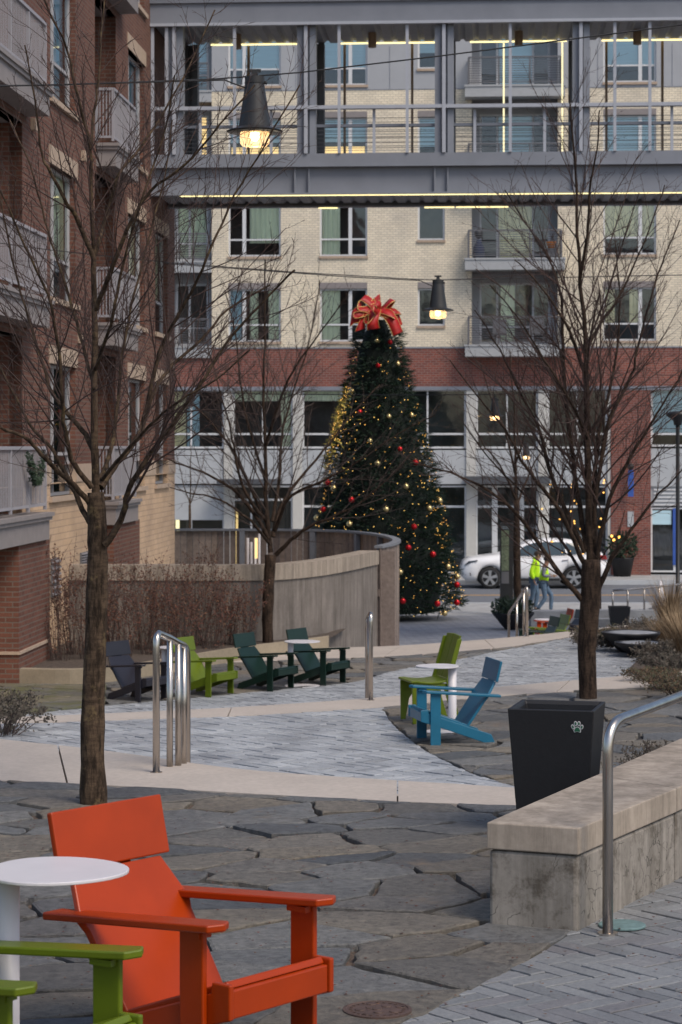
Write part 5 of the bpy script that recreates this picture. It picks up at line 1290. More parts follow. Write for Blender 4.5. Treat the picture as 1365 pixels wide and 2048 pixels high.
bare_tree('tall bare tree at the right between the bin and the paver path', 'bare_tree',
  [(1177, 1400, 37), (1174, 1300, 36), (1179, 1230, 38), (1183, 1179, 44), (1182, 1119, 34)], Yt3, [
  (12, 1.5, [(1181, 1140, 0), (1177, 940, 0), (1173, 740, 0), (1171, 659, 0), (1159, 540, 0), (1155, 400, .1), (1148, 300, .1), (1138, 190, .1)]),
  (9, 1.2, [(1170, 1205, 0), (1123, 1151, -.1), (1067, 1071, -.2), (1012, 1007, -.4), (952, 967, -.5), (884, 940, -.7), (820, 925, -.8)]),
  (8, 1.2, [(1171, 1130, 0), (1123, 1027, -.2), (1075, 963, -.3), (1043, 920, -.4), (1012, 860, -.5), (960, 800, -.6), (900, 720, -.7)]),
  (9, 1.2, [(1174, 1100, 0), (1155, 980, .2), (1139, 860, .3), (1127, 740, .3), (1123, 600, .4), (1099, 520, .5), (1060, 460, .6), (1010, 380, .6)]),
  (8, 1.2, [(1170, 1105, 0), (1107, 963, .2), (1079, 860, .4), (1043, 792, .5), (1000, 700, .6), (950, 620, .7)]),
  (8, 1.2, [(1187, 1120, 0), (1195, 980, .1), (1219, 840, .2), (1259, 760, .3), (1271, 719, .3), (1299, 608, .4), (1323, 532, .5), (1360, 440, .6)]),
  (9, 1.2, [(1195, 1185, 0), (1222, 1120, -.1), (1251, 1079, -.2), (1299, 1011, -.3), (1339, 967, -.4), (1400, 900, -.5)]),
  (8, 1.2, [(1193, 1120, 0), (1219, 1000, -.2), (1259, 920, -.3), (1299, 852, -.4), (1355, 760, -.5), (1400, 660, -.6)]),
  (8, 1.2, [(1185, 1080, 0), (1195, 892, .3), (1215, 800, .5), (1235, 700, .7), (1240, 600, .8), (1230, 480, .9)]),
  (7, 1.2, [(1176, 760, 0), (1150, 690, -.3), (1127, 640, -.5), (1080, 570, -.6), (1030, 520, -.8)]),
  (6, 1.2, [(1173, 700, 0), (1205, 640, .3), (1240, 590, .4), (1290, 480, .5), (1330, 370, .6)]),
  (6, 1.2, [(1160, 560, 0), (1175, 470, -.2), (1180, 380, -.3), (1195, 300, -.4), (1200, 220, -.5)]),
  (6, 1.2, [(1170, 1160, 0), (1130, 1090, .3), (1060, 1000, .6), (990, 930, .8), (930, 850, 1)]),
  (5, 1.2, [(1176, 880, 0), (1140, 800, -.6), (1090, 720, -.8), (1040, 640, -1), (980, 570, -1.2)]),
 ], 23, dens=(.115, .125, .12), Lf=.42, bk='bark2', up=.18)
Yt4 = 62.0
bare_tree('slender background tree beside the information pylon', 'bare_tree',
  [(1036, 1222, 15), (1034, 1100, 14), (1034, 1000, 12)], Yt4, [
  (5.5, 1, [(1034, 1010, 0), (1030, 900, 0), (1027, 800, 0), (1020, 700, .2)]), (4, .7, [(1033, 1000, 0), (1000, 930, -.5), (960, 880, -1), (930, 800, -1.2)]),
  (4, .7, [(1034, 1010, 0), (1062, 940, .5), (1095, 880, .8), (1120, 800, 1)]), (4, .7, [(1031, 950, 0), (1010, 860, .5), (980, 790, 1), (960, 720, 1.2)]), (3.5, .7, [(1031, 930, 0), (1055, 850, -.6), (1075, 770, -1)])],
  24, dens=(.5, .33, .3), Lf=.36, maxlvl=2, bk='bark2', tw='twig_g', z0=z4(62))
bare_tree('thin young tree by the left storefront behind the board fence', 'bare_tree',
  [(381, 1130, 6), (380, 1010, 5)], 76.0, [(2.4, .6, [(380, 1015, 0), (382, 940, 0), (381, 880, 0)]), (2, .5, [(380, 1010, 0), (365, 960, 0), (352, 900, 0)]), (2, .5, [(380, 1010, 0), (398, 960, 0), (410, 905, .3)])],
  25, dens=(.6, .45, .4), Lf=.36, maxlvl=2, tw='twig_g', z0=ZS)
bare_tree('thin street tree between the fence and the decorated fir', 'bare_tree',
  [(696, 1130, 8), (695, 1000, 7)], 76.5, [(3.2, .6, [(695, 1010, 0), (693, 930, 0), (690, 860, 0)]), (2.4, .5, [(695, 1000, 0), (675, 950, 0), (650, 900, 0)]), (2.4, .5, [(695, 1000, 0), (712, 960, 0), (735, 900, .3)])],
  26, dens=(.6, .45, .4), Lf=.36, maxlvl=2, tw='twig_g', z0=ZS)
tt = bare_tree('small far tree wrapped with warm fairy lights behind the right tree trunk', 'bare_tree',
  [(1199, 1262, 9), (1199, 1180, 8), (1198, 1100, 7)], 60.0, [(3.4, .7, [(1198, 1110, 0), (1192, 1040, 0), (1185, 960, 0)]), (3, .6, [(1198, 1100, 0), (1170, 1050, .5), (1140, 980, .8)]), (3, .6, [(1198, 1100, 0), (1215, 1030, 0), (1225, 960, .4)]), (3, .6, [(1198, 1120, 0), (1230, 1080, -.4), (1250, 1020, -.6)]), (3, .6, [(1198, 1110, 0), (1175, 1080, -.5), (1120, 1020, -.9)])],
  27, dens=(.35, .3, .3), Lf=.36, maxlvl=2, bk='bark2', z0=z4(60))
M['fairy'] = emis('fairy_light', (1.0, .50, .10), 1.5)
mb = MB(); rg = random.Random(7)
for _ in range(46):
    u, v = rg.gauss(1170, 34), rg.uniform(960, 1110); p = P(u, v, 60 + rg.uniform(-.8, .8)); mb.ball(tuple(p), .024, 5, 3)
for u, v in ((1228, 1080), (1238, 1074), (1224, 1072), (1190, 1078)): p = P(u, v, 59.5); mb.ball(tuple(p), .04, 5, 3)
o = mb.build('fairy_lights', M['fairy']); tag(o, 'warm fairy lights on the small far tree behind the right trunk', 'fairy lights')
# ================================================================== DECORATED FIR
Yx = 60.5; gb = G4(775, 1236); sx = F / Yx
ft = thing('decorated_fir', 'tall dark conical fir strung with tiny warm lights behind the curved wall', 'christmas tree', ((770 - CU) / sx, Yx, z4(Yx)))
zt0 = HC - z4(Yx)
def rad(v):   # measured half width in px at height v
    T = [(628, 6), (645, 24), (662, 40), (700, 48), (780, 66), (850, 88), (930, 106), (1000, 122), (1080, 138), (1150, 150), (1205, 162), (1228, 120)]
    for (a, b), (c, d) in zip(T, T[1:]):
        if a <= v <= c: return b + (d - b) * (v - a) / (c - a)
    return 6 if v < 640 else 100
def cen(v): return 756 + (v - 660) / 560 * 14
rg = random.Random(12); mb = MB(); base = Vector(ft.location)
def firpt(v, a, k):
    r = rad(v) * k / sx; return Vector(((cen(v) - CU) / sx + r * math.cos(a), Yx + r * math.sin(a), HC - (v - CV) / sx)) - base
for i in range(8200):
    v = 636 + 589 * (rg.random() ** .62); a = rg.random() * 6.283
    bump = .90 + .13 * noise.noise(Vector((math.cos(a) * 3, math.sin(a) * 3, v * .045))) + .04 * math.sin(v * .21 + a)
    k = bump * (1 - .22 * rg.random() ** 2); p = firpt(v, a, k)
    out = Vector((math.cos(a), math.sin(a), .15 + rg.uniform(-.35, .35))) + Vector((rg.gauss(0, .3), rg.gauss(0, .3), 0)); out.normalize()
    L = rg.uniform(.16, .34); sd_ = out.cross(Vector((0, 0, 1))).normalized(); upv = sd_.cross(out)
    for j in range(6):
        th = j * 1.05 + rg.random(); w = (sd_ * math.cos(th) + upv * math.sin(th)) * L * .20; w2 = (sd_ * math.sin(th) - upv * math.cos(th)) * .011
        f0 = .1 + .12 * j; mb.add([p + out * L * f0 - w2, p + out * L * (f0 + .42) + w, p + out * L * f0 + w2], [(0, 1, 2)])
    mb.add([p - sd_ * .02, p + out * L, p + sd_ * .02], [(0, 1, 2)])
mb.build('foliage', M['needle'], ft)
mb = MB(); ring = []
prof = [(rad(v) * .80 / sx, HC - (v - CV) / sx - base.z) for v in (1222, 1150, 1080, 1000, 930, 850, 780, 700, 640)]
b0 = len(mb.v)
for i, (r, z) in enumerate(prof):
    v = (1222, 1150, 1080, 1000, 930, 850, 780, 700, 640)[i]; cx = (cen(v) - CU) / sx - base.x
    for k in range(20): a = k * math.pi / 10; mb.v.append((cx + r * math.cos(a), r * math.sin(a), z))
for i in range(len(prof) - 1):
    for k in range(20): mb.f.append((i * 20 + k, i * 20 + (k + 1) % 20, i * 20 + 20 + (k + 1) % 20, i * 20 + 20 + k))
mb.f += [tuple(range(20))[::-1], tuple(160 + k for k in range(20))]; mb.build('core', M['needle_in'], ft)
MB().lathe([(.14, 0), (.11, .5)], n=12).build('trunk', M['bark2'], ft, True)
mb = MB(); hm = MB()
for i in range(900):
    v = 665 + 560 * rg.random() ** .55; a = rg.random() * 6.283; p = firpt(v, a, .99 + rg.uniform(-.05, .03))
    (mb if i % 3 else hm).ball(tuple(p), .0085 if i % 3 else .011, 4, 2)
for i in range(260):          # extra lights added for the yellow glow on the upper left flank
    v = rg.gauss(850, 45); a = math.pi + rg.gauss(-.15, .42); 
    if 770 < v < 930: p = firpt(v, a, 1.02 + rg.uniform(-.05, .06)); (mb if i % 2 else hm).ball(tuple(p), .012, 4, 2)
mb.add(hm.v, hm.f) if 0 else None
o = mb.build('light_string', M['fairy'], ft); o['label'] = 'tiny warm amber lights'; o = hm.build('light_string', emis('fairy_light_pale', (1, .62, .16), 1.5), ft)
mb = MB()
for i in range(500):
    v = rg.gauss(850, 50); a = math.pi + rg.gauss(-.1, .4)
    if not 765 < v < 940: continue
    p = firpt(v, a, 1.0 + rg.uniform(-.06, .07)); d = Vector((-1 + rg.gauss(0, .4), rg.gauss(0, .6), rg.gauss(0, .6))).normalized(); L = rg.uniform(.10, .2); w = d.orthogonal().normalized() * .03; mb.add([p - w, p + d * L, p + w], [(0, 1, 2)])
o = mb.build('yellow_lit_sprigs', plain('yellow_lit_needle', (.42, .34, .06), .45, .3, var=.4, nscale=20), ft); o['label'] = 'fir tips coloured yellow as if lit, left side of the tree'; o['kind'] = 'stuff'  # yellow light on the foliage is put into the colour of these sprigs
M['orn_r'] = plain('red_ornament', (.55, .015, .02), .2, .6, var=.02); M['orn_g'] = plain('gold_ornament', (.72, .55, .26), .22, .85, var=.02)
orn = [('r', 779, 686), ('g', 754, 684), ('r', 756, 733), ('g', 794, 729), ('r', 721, 825), ('g', 706, 783), ('g', 820, 831), ('r', 797, 898), ('r', 827, 924), ('g', 740, 882), ('g', 754, 926), ('g', 655, 934), ('g', 655, 962), ('r', 660, 964), ('g', 671, 975), ('g', 808, 971),
 ('r', 705, 997), ('r', 651, 1017), ('g', 770, 1015), ('g', 853, 1014), ('g', 874, 1000), ('g', 627, 1035), ('g', 701, 1044), ('r', 823, 1049), ('r', 812, 1089), ('r', 859, 1103), ('g', 796, 1136), ('g', 889, 1129), ('r', 801, 1191), ('r', 867, 1198), ('r', 906, 1199), ('g', 883, 1221), ('r', 907, 1165), ('g', 908, 1150), ('g', 776, 834)]
names = {'r': 'red', 'g': 'gold'}
def spot(u, v):
    side = 'left' if u < cen(v) - 22 else 'right' if u > cen(v) + 22 else 'middle'
    h = 'top' if v < 760 else 'upper' if v < 880 else 'centre' if v < 1000 else 'lower' if v < 1120 else 'bottom'
    return h, side
seen = {}
for c, u, v in orn:
    r = rad(v); k = max(-.985, min(.985, (u - cen(v)) / r)); a = -math.acos(k); p = firpt(v, a, 1.03) + base; R_ = .082 if v > 900 else .068
    h, sd2 = spot(u, v); key = (c, h, sd2); seen[key] = seen.get(key, 0) + 1
    q = seen[key]; lab = 'shiny %s ball in the %s band of the fir, %s side' % (names[c], h, sd2)
    if q > 1: lab += ', the %s one down' % ['', 'second', 'third', 'fourth', 'fifth'][q - 1]
    t = thing('ball_ornament', lab, 'ornament', p, 0, names[c] + ' balls hanging on the decorated fir'); MB().ball((0, 0, 0), R_, 14, 10).build('ball', M['orn_r' if c == 'r' else 'orn_g'], t, True); MB().lathe([(.016, R_ - .002), (.016, R_ + .016)], n=8).build('hanger', M['orn_g'], t)
# bow: ribbon loops and tails of wired ribbon with gold edging
M['ribbon'] = plain('red_ribbon', (.36, .006, .005), .5, var=.25, nscale=9); M['ribbon_e'] = plain('ribbon_edge', (.62, .42, .14), .4, .4)
bow = thing('ribbon_bow', 'big red ribbon bow with gold edges on top of the fir', 'bow', P(753, 650, Yx - .25))
def ribbon(pts, w, tw=0, nm='loop', wdir=Vector((0, 1, 0))):
    q = [Vector((x, y, z)) for x, y, z in pts]; Q = []
    n = len(q) - 1
    for i in range(n):
        p0, p1, p2, p3 = q[max(i - 1, 0)], q[i], q[i + 1], q[min(i + 2, n)]
        for j in range(6): f = j / 6; Q.append(.5 * ((2 * p1) + (p2 - p0) * f + (2 * p0 - 5 * p1 + 4 * p2 - p3) * f * f + (3 * p1 - p0 - 3 * p2 + p3) * f ** 3))
    Q.append(q[-1]); mb = MB(); me = MB(); m = len(Q) - 1
    for i in range(m + 1):
        g = i / m; ww = (wdir + Vector((0, 0, .35)) * math.sin(g * 3 + tw)).normalized() * w / 2
        for s in (-1, -.93, .93, 1): mb.v.append(tuple(Q[i] + ww * s))
    for i in range(m):
        mb.f.append((4 * i + 1, 4 * i + 2, 4 * i + 6, 4 * i + 5))
        me.f += [(4 * i, 4 * i + 1, 4 * i + 5, 4 * i + 4), (4 * i + 2, 4 * i + 3, 4 * i + 7, 4 * i + 6)]
    me.v = mb.v[:]; a = mb.build('ribbon_' + nm, M['ribbon'], bow, True); sm = a.modifiers.new('s', 'SOLIDIFY'); sm.thickness = .012
    b = me.build('gold_edge', M['ribbon_e'], a, True); sm = b.modifiers.new('s', 'SOLIDIFY'); sm.thickness = .016
wd = Vector((.35, 1, 0)).normalized()
K = 1 / sx
def bp(u, v, y=0): return ((u - 753) * K, y, (650 - v) * K)
X = Vector((.55, 1, .25)).normalized(); X2 = Vector((-.5, 1, .3)).normalized()
rb = random.Random(5)
for (u0, v0, du, dv, w, y, tw, xx) in ((740, 612, -14, -16, .34, -.15, .5, X), (770, 612, 16, -12, .32, -.1, 1.5, X2), (728, 622, -16, 2, .30, -.3, 1.0, X), (782, 620, 14, 6, .28, -.25, .2, X2), (752, 606, 2, -14, .34, .1, .9, X), (742, 628, -10, 12, .30, -.4, .3, X), (768, 630, 12, 12, .30, -.4, 2.0, X2), (756, 614, -4, -6, .30, -.5, .0, X)):
    ribbon([bp(755, 627, y * .6), bp(u0 - dv * .35, v0 + du * .2, y), bp(u0 + du, v0 + dv, y), bp(u0 + du * .7 + dv * .5, v0 + dv * .5 - du * .4 + 8, y - .1), bp(757, 629, y * .6 - .1)], w, tw, 'loop', xx)
for nm, pts, xd, w in (('tail', [bp(750, 622, -.2), bp(728, 630, -.35), bp(712, 632, -.4), bp(702, 640, -.38)], Vector((.15, .4, 1)).normalized(), .46),
      ('tail', [bp(758, 622, -.3), bp(774, 630, -.45), bp(785, 646, -.55), bp(795, 670, -.55)], Vector((1, .4, .45)).normalized(), .32),
      ('tail', [bp(750, 622, -.35), bp(748, 638, -.5), bp(745, 650, -.55), bp(747, 660, -.5)], Vector((1, .15, .1)).normalized(), .34),
      ('tail', [bp(742, 620, -.25), bp(728, 640, -.45), bp(722, 652, -.5), bp(720, 662, -.5)], Vector((1, .3, .3)).normalized(), .30),
      ('tail', [bp(762, 622, -.2), bp(786, 626, -.35), bp(794, 642, -.4), bp(798, 655, -.4)], Vector((.8, .5, .6)).normalized(), .24)):
    ribbon(pts, w, 0, nm, xd)
MB().ball((.02, -.25, .27), .11, 10, 6, .8).build('knot', M['ribbon'], bow, True)
# ================================================================== PLANTING
def brush(name, label, spots, h, seed, leaf='drybrush', stem='drystem', nst=26, spread=.5, nl=30, ls=.05, cat='shrub', grp=None):
    out = []
    for i, (x, y, z) in enumerate(spots):
        t = thing(name, label[i] if isinstance(label, list) else label, cat, (x, y, z), 0, grp); rg = random.Random(seed + i); st, lf = MB(), MB()
        for _ in range(nst):
            a = rg.random() * 6.28; k = rg.random() ** .5 * spread; hh = h * rg.uniform(.5, 1.15); p0 = Vector((math.cos(a) * k * .35, math.sin(a) * k * .35, 0)); p3 = Vector((math.cos(a) * k * 1.0 + rg.gauss(0, .05), math.sin(a) * k, hh)); p1 = p0.lerp(p3, .5) + Vector((rg.gauss(0, .04), rg.gauss(0, .04), .05)); pts = [p0, p1, p3]
            st.tube(pts, [.006, .004, .002], 3, cap=False)
            for _ in range(3):
                f = rg.uniform(.3, .8); q = p1.lerp(p3, f); d = Vector((rg.gauss(0, .5), rg.gauss(0, .5), 1)).normalized() * hh * .25; st.tube([q, q + d], [.003, .0015], 3, cap=False)
                for _ in range(nl // 6): c = q + d * rg.random(); e = Vector((rg.gauss(0, 1), rg.gauss(0, 1), rg.gauss(0, 1))).normalized() * ls * rg.uniform(.4, 1.1); w = e.orthogonal().normalized() * ls * .3; lf.add([c, c + e * .5 + w, c + e, c + e * .5 - w], [(0, 1, 2, 3)])
            for _ in range(nl):
                f = rg.random() ** .6; c = (p0.lerp(p1, f * 2) if f < .5 else p1.lerp(p3, f * 2 - 1)) + Vector((rg.gauss(0, .03), rg.gauss(0, .03), rg.gauss(0, .02))); e = Vector((rg.gauss(0, 1), rg.gauss(0, 1), rg.gauss(0, 1))).normalized() * ls * rg.uniform(.4, 1.2); w = e.orthogonal().normalized() * ls * .3; lf.add([c, c + e * .5 + w, c + e, c + e * .5 - w], [(0, 1, 2, 3)])
        st.build('stems', M[stem], t); lf.build('leaves', M[leaf], t); out.append(t)
    return out
zb_ = Z3 + .14; sp = []
lb_s = []
for i, (u, Y, hgt) in enumerate([(122, 35.4, 1.55), (150, 36.4, 1.5), (183, 35.6, 1.3), (218, 36.8, 1.35), (248, 36.0, 1.2), (282, 37.2, 1.45), (305, 36.4, 1.25), (338, 37.4, 1.3), (368, 36.8, 1.1), (395, 38.0, 1.45), (425, 37.5, 1.2), (455, 38.3, 1.15), (482, 38.0, .95)]):
    sp.append(((u - CU) / F * Y, Y, zb_, hgt))
for i, (x, y, z, hgt) in enumerate(sp):
    lab = ['tall dry brown shrub against the brick pier', 'dry brown shrub second from the brick pier', 'dry shrub just left of the nearest tree trunk', 'dry shrub just right of the nearest tree trunk', 'dry shrub above the charcoal chair', 'tall dry shrub reaching over the wall cap above the charcoal chair', 'dry shrub behind the tall handrail', 'dry shrub right of the tall handrail', 'dry shrub above the lime chair in the row', 'tallest dry shrub at the right of the bed with thin seed heads', 'dry shrub behind the lime chair toward the slim tree', 'dry shrub second from the right end of the bed', 'small dry shrub at the right end of the bed before the slim tree'][i]
    brush('dry_shrub', lab, [(x, y, z)], hgt, 40 + i * 3, nst=24, spread=.48, nl=26, ls=.042, grp='dry brown shrubs in the planting bed')
# left edge bush and right bed plants
g = G(8, 1478, Z2); brush('low_bush', 'small grey green bush at the left edge by the stone band', [(g.x - .1, g.y + .35, Z2)], .36, 90, 'shrub_grey', 'drystem', 60, .62, 30, .04)
RB = [(1332, 1400, 26.6, .15, 'shrub', 'reddish green shrub at the right edge above the bench'), (1302, 1392, 27.5, .12, 'shrub', 'low reddish green shrub beside the middle stone band'), (1368, 1385, 25.6, .2, 'shrub', 'taller reddish green shrub cut by the right edge'),
      (1270, 1490, 16.2, .22, 'shrub_grey', 'grey ground cover clump behind the bin'), (1310, 1470, 17.4, .26, 'shrub_grey', 'grey ground cover clump right of the bin'), (1345, 1450, 18.3, .28, 'shrub_grey', 'grey ground cover clump at the right edge behind the bench'), (1355, 1485, 15.6, .2, 'shrub_grey', 'grey ground cover clump nearest the bench top'), (1240, 1510, 15.2, .15, 'shrub_grey', 'small grey ground cover clump close to the bin')]
def rz(x, y): return Z1 + .02 - min(max((y - 15.5) / 7, 0), 1) * .66 - max(0, 4.3 - x) * .22
for i, (u, v, Y, h, lf, lab) in enumerate(RB):
    x = (u - CU) / F * Y; z = rz(x, Y) if Y < 23.4 else Z2 - .0; brush('low_shrub', lab, [(x, Y, z)], h, 120 + i, lf, 'drystem', 60, .42, 26, .03, grp='low plants in the right bed')
FRB = [(1212, 1290, 39.0, .2, 'shrub_grey', 'dark clump left of the large shallow bowl'), (1200, 1285, 40.5, .45, 'shrub', 'low shrub behind the right tree trunk'), (1250, 1285, 42, .35, 'shrub_grey', 'low grey clump behind the large shallow bowl'), (1352, 1315, 36.5, .26, 'shrub_grey', 'dark brown clump right of the small shallow bowl'), (1350, 1330, 34.5, .3, 'shrub_grey', 'grey brown clump at the right edge below the tan grass'), (1300, 1280, 43, .4, 'shrub_grey', 'low clump behind both shallow bowls')]
for i, (u, v, Y, h, lf, lab) in enumerate(FRB):
    x = (u - CU) / F * Y; brush('low_shrub', lab, [(x, Y, Z3 + .04 if Y < 40 else Z3 - .25)], h, 140 + i, lf, 'drystem', 70, .7, 26, .05, grp='low plants in the far right bed')
def grass(label, x, y, z, h, seed, n=420):
    t = thing('ornamental_grass', label, 'grass', (x, y, z), 0, 'tan ornamental grasses at the right'); rg = random.Random(seed); mb = MB()
    for _ in range(n):
        a = rg.random() * 6.28; k = rg.random() * .12; b = Vector((math.cos(a) * k, math.sin(a) * k, 0)); L = h * rg.uniform(.6, 1.1); lean = rg.uniform(.05, .5); d = Vector((math.cos(a) * lean, math.sin(a) * lean, 1)).normalized(); m_ = b + d * L * .55; e = m_ + (d + Vector((math.cos(a), math.sin(a), -.3)) * .35).normalized() * L * .5; w = Vector((-math.sin(a), math.cos(a), 0)) * .005
        mb.add([b - w, b + w, m_ + w, m_ - w, e], [(0, 1, 2, 3), (3, 2, 4)])
    mb.build('blades', M['grass_dry'], t)
for i, (u, Y, h, lab) in enumerate([(1356, 37.5, .95, 'tan ornamental grass clump at the right edge beyond the bowls'), (1334, 40, .75, 'tan ornamental grass clump behind the dark brown clump'), (1376, 35.5, 1.05, 'tallest tan grass clump cut by the right edge'), (1340, 44, 1.2, 'thin tan grass clump in front of the low railing')]):
    grass(lab, (u - CU) / F * Y, Y, Z3 if Y < 40 else Z3 - .2, h, 200 + i)
# small scattered leaves and pebbles in the joints
mb = MB(); rg = random.Random(77)
for _ in range(1100):
    x = rg.uniform(-2.2, 2.5); y = rg.uniform(8, 13.2); z = Z1 + .008; s = rg.uniform(.003, .011); a = rg.random() * 3; mb.add([(x + s * math.cos(a), y + s * math.sin(a), z + .006), (x - s * math.sin(a), y + s * math.cos(a), z + .003), (x - s * math.cos(a), y - s * math.sin(a), z + .006), (x + s * math.sin(a) * .6, y - s * math.cos(a) * .6, z + .004)], [(0, 1, 2, 3)])
tag(mb.build('leaf_litter', M['drybrush']), None, None, None, 'stuff')
# ================================================================== PARKED CAR
def lerp_(T, x):
    if x <= T[0][0]: return T[0][1]
    for (a, b), (c, d) in zip(T, T[1:]):
        if a <= x <= c: return b + (d - b) * (x - a) / (c - a)
    return T[-1][1]
def suv():
    Yc = 76.6; x0 = (924 - CU) / F * (Yc); t = thing('parked_car', 'white sport utility car parked across the street facing left', 'car', (x0, Yc + .97, ZR))
    paint = NT('white_car_paint'); paint.col((.80, .80, .81)); pm = paint.set(.28, 0, .5, **{'Coat Weight': .6})
    L = 4.98; 
    top = [(0, .74), (.05, .92), (.25, 1.04), (.8, 1.12), (1.30, 1.18), (1.42, 1.22), (1.9, 1.44), (2.3, 1.61), (2.9, 1.69), (3.6, 1.66), (4.2, 1.55), (4.6, 1.36), (4.85, 1.12), (4.95, .95), (4.98, .8)]
    belt = [(0, .66), (.3, .92), (1.3, 1.06), (2.4, 1.06), (3.6, 1.10), (4.3, 1.14), (4.98, .78)]
    bot = [(0, .42), (.15, .26), (.7, .25), (4.3, .26), (4.8, .36), (4.98, .5)]
    wid = [(0, .60), (.1, .78), (.35, .90), (.8, .965), (2.5, .985), (4.2, .965), (4.7, .88), (4.98, .74)]
    twid = [(1.3, .74), (1.9, .70), (2.5, .66), (3.6, .64), (4.4, .62), (4.98, .66)]
    ax = (.95, 3.78); wr = .40
    xs = sorted(set([round(L * i / 60, 3) for i in range(61)])); mb = MB(); n = None
    for x in xs:
        T, B, b, w = lerp_(top, x), lerp_(belt, x), lerp_(bot, x), lerp_(wid, x)
        cab = T > B + .06 and x > 1.35
        for a in ax:
            if abs(x - a) < wr + .02: b = max(b, .36 + math.sqrt(max((wr + .02) ** 2 - (x - a) ** 2, 0)) - .02)
        tw_ = lerp_(twid, x) if cab else w * .86
        hs = [(w * .90, b), (w, b + (B - b) * .25), (w * 1.0, b + (B - b) * .55), (w * .985, B - .05), (w * .94, B)]
        if cab: hs += [(w * .94 - (w * .94 - tw_) * .5, B + (T - B) * .5), (tw_ + .02, T - .07), (tw_ - .10, T - .01), (0.0, T)]
        else: hs += [(w * .90, B + (T - B) * .35), (w * .78, B + (T - B) * .75), (w * .5, T - .01), (0.0, T)]
        row = [(x, -y, z) for y, z in hs] + [(x, y, z) for y, z in hs[-2::-1]]
        n = len(row); mb.v += row
    for i in range(len(xs) - 1):
        for k in range(n - 1): mb.f.append((i * n + k, i * n + k + 1, (i + 1) * n + k + 1, (i + 1) * n + k))
        mb.f.append((i * n + n - 1, i * n, (i + 1) * n, (i + 1) * n + n - 1))
    mb.f.append(tuple(range(n))[::-1]); mb.f.append(tuple((len(xs) - 1) * n + k for k in range(n)))
    mb.build('body', pm, t, True, fixn=True)
    dk = plain('car_glass', (.03, .055, .07), .12, var=.2, nscale=1.5); bk = M['blackm']
    def side_y(x, z):
        B, T, w = lerp_(belt, x), lerp_(top, x), lerp_(wid, x); tw_ = lerp_(twid, x); f = (z - B) / max(T - B, .01); return -(w * .94 - (w * .94 - tw_ - .02) * min(max(f, 0), 1)) - .012
    for s in (1, -1):
        for nm, poly in (('side_window', [(1.72, 1.10), (2.62, 1.12), (2.64, 1.56), (2.42, 1.54), (2.1, 1.42)]), ('side_window', [(2.70, 1.12), (3.52, 1.145), (3.46, 1.57), (2.72, 1.575)]), ('side_window', [(3.58, 1.15), (4.22, 1.19), (4.10, 1.42), (3.9, 1.51), (3.54, 1.56)])):
            mb = MB(); A = [(x, s * side_y(x, z), z) for x, z in poly]; A2 = [(x, y * .97, z) for x, y, z in A]; m = len(A)
            mb.add(A + A2, [tuple(range(m)), tuple(range(2 * m - 1, m - 1, -1))] + [(i, m + i, m + (i + 1) % m, (i + 1) % m) for i in range(m)]); mb.build(nm, dk, t, fixn=True)
        MB().tube([(1.7, s * -.985, 1.07), (2.7, s * -.99, 1.09), (4.2, s * -.955, 1.16)], .012, 6).build('chrome_trim', M['stainless'], t)
        for x in (2.38, 3.38): MB().tube([(x, s * -.985, .965), (x + .18, s * -.985, .975)], .016, 6).build('door_handle', M['rail_l'], t)
        for x in (1.55, 2.66, 3.58): MB().box(x - .004, x + .004, s * -.992 - .004, s * -.992 + .006, .42, 1.04).build('door_seam', bk, t)
        MB().box(1.45, 3.3, s * -.985 - .02, s * -.985 + .03, .27, .36).build('side_skirt', bk, t)
        MB().ball((1.75, s * -1.06, 1.13), .10, 10, 6, .7).build('mirror', pm, t, True)
    MB().prism([(.10, .80), (.50, .93), (.55, .98), (.24, .93)], lambda a, b, d: (a, -lerp_(wid, a) * 1.0 + d, b), -.02, .14).build('headlight', plain('headlight_lens', (.12, .14, .16), .15, .4), t, fixn=True)
    MB().prism([(.02, .42), (.32, .44), (.30, .54), (.04, .52)], lambda a, b, d: (a, -lerp_(wid, a) * 1.0 + d, b), -.012, .14).build('fog_lamp', bk, t, fixn=True)
    MB().prism([(4.55, 1.02), (4.92, .98), (4.88, 1.12), (4.60, 1.14)], lambda a, b, d: (a, -lerp_(wid, a) * .99 + d, b), -.012, .14).build('tail_light', plain('tail_red', (.35, .02, .02), .3), t, fixn=True)
    for a in ax:
        for s in (-1, 1):
            w = bpy.data.objects.new('wheel', None); COL.objects.link(w); w.parent = t; w.location = (a, s * .84, .37)
            m = MB(); prof = [(.26, -.12), (.35, -.125), (.372, -.08), (.372, .08), (.35, .125), (.26, .12)]
            for r, y in prof:
                for k in range(28): q = 2 * math.pi * k / 28; m.v.append((r * math.cos(q), y, r * math.sin(q)))
            for i in range(len(prof) - 1):
                for k in range(28): m.f.append((i * 28 + k, i * 28 + (k + 1) % 28, i * 28 + 28 + (k + 1) % 28, i * 28 + 28 + k))
            m.build('tyre', plain('tyre_rubber', (.015, .015, .016), .85) if a == ax[0] and s == -1 else bpy.data.materials['tyre_rubber'], w, True, fixn=True)
            m = MB(); y0 = s * .09
            for k in range(5):
                q = 2 * math.pi * k / 5 + .3; c, sn = math.cos(q), math.sin(q); px, pz = -sn, c
                m.prism([(.05 * c + .035 * px, .05 * sn + .035 * pz), (.05 * c - .035 * px, .05 * sn - .035 * pz), (.26 * c - .06 * px, .26 * sn - .06 * pz), (.26 * c + .06 * px, .26 * sn + .06 * pz)], lambda A, Bq, d: (A, d, Bq), y0 - .02, y0 + .02)
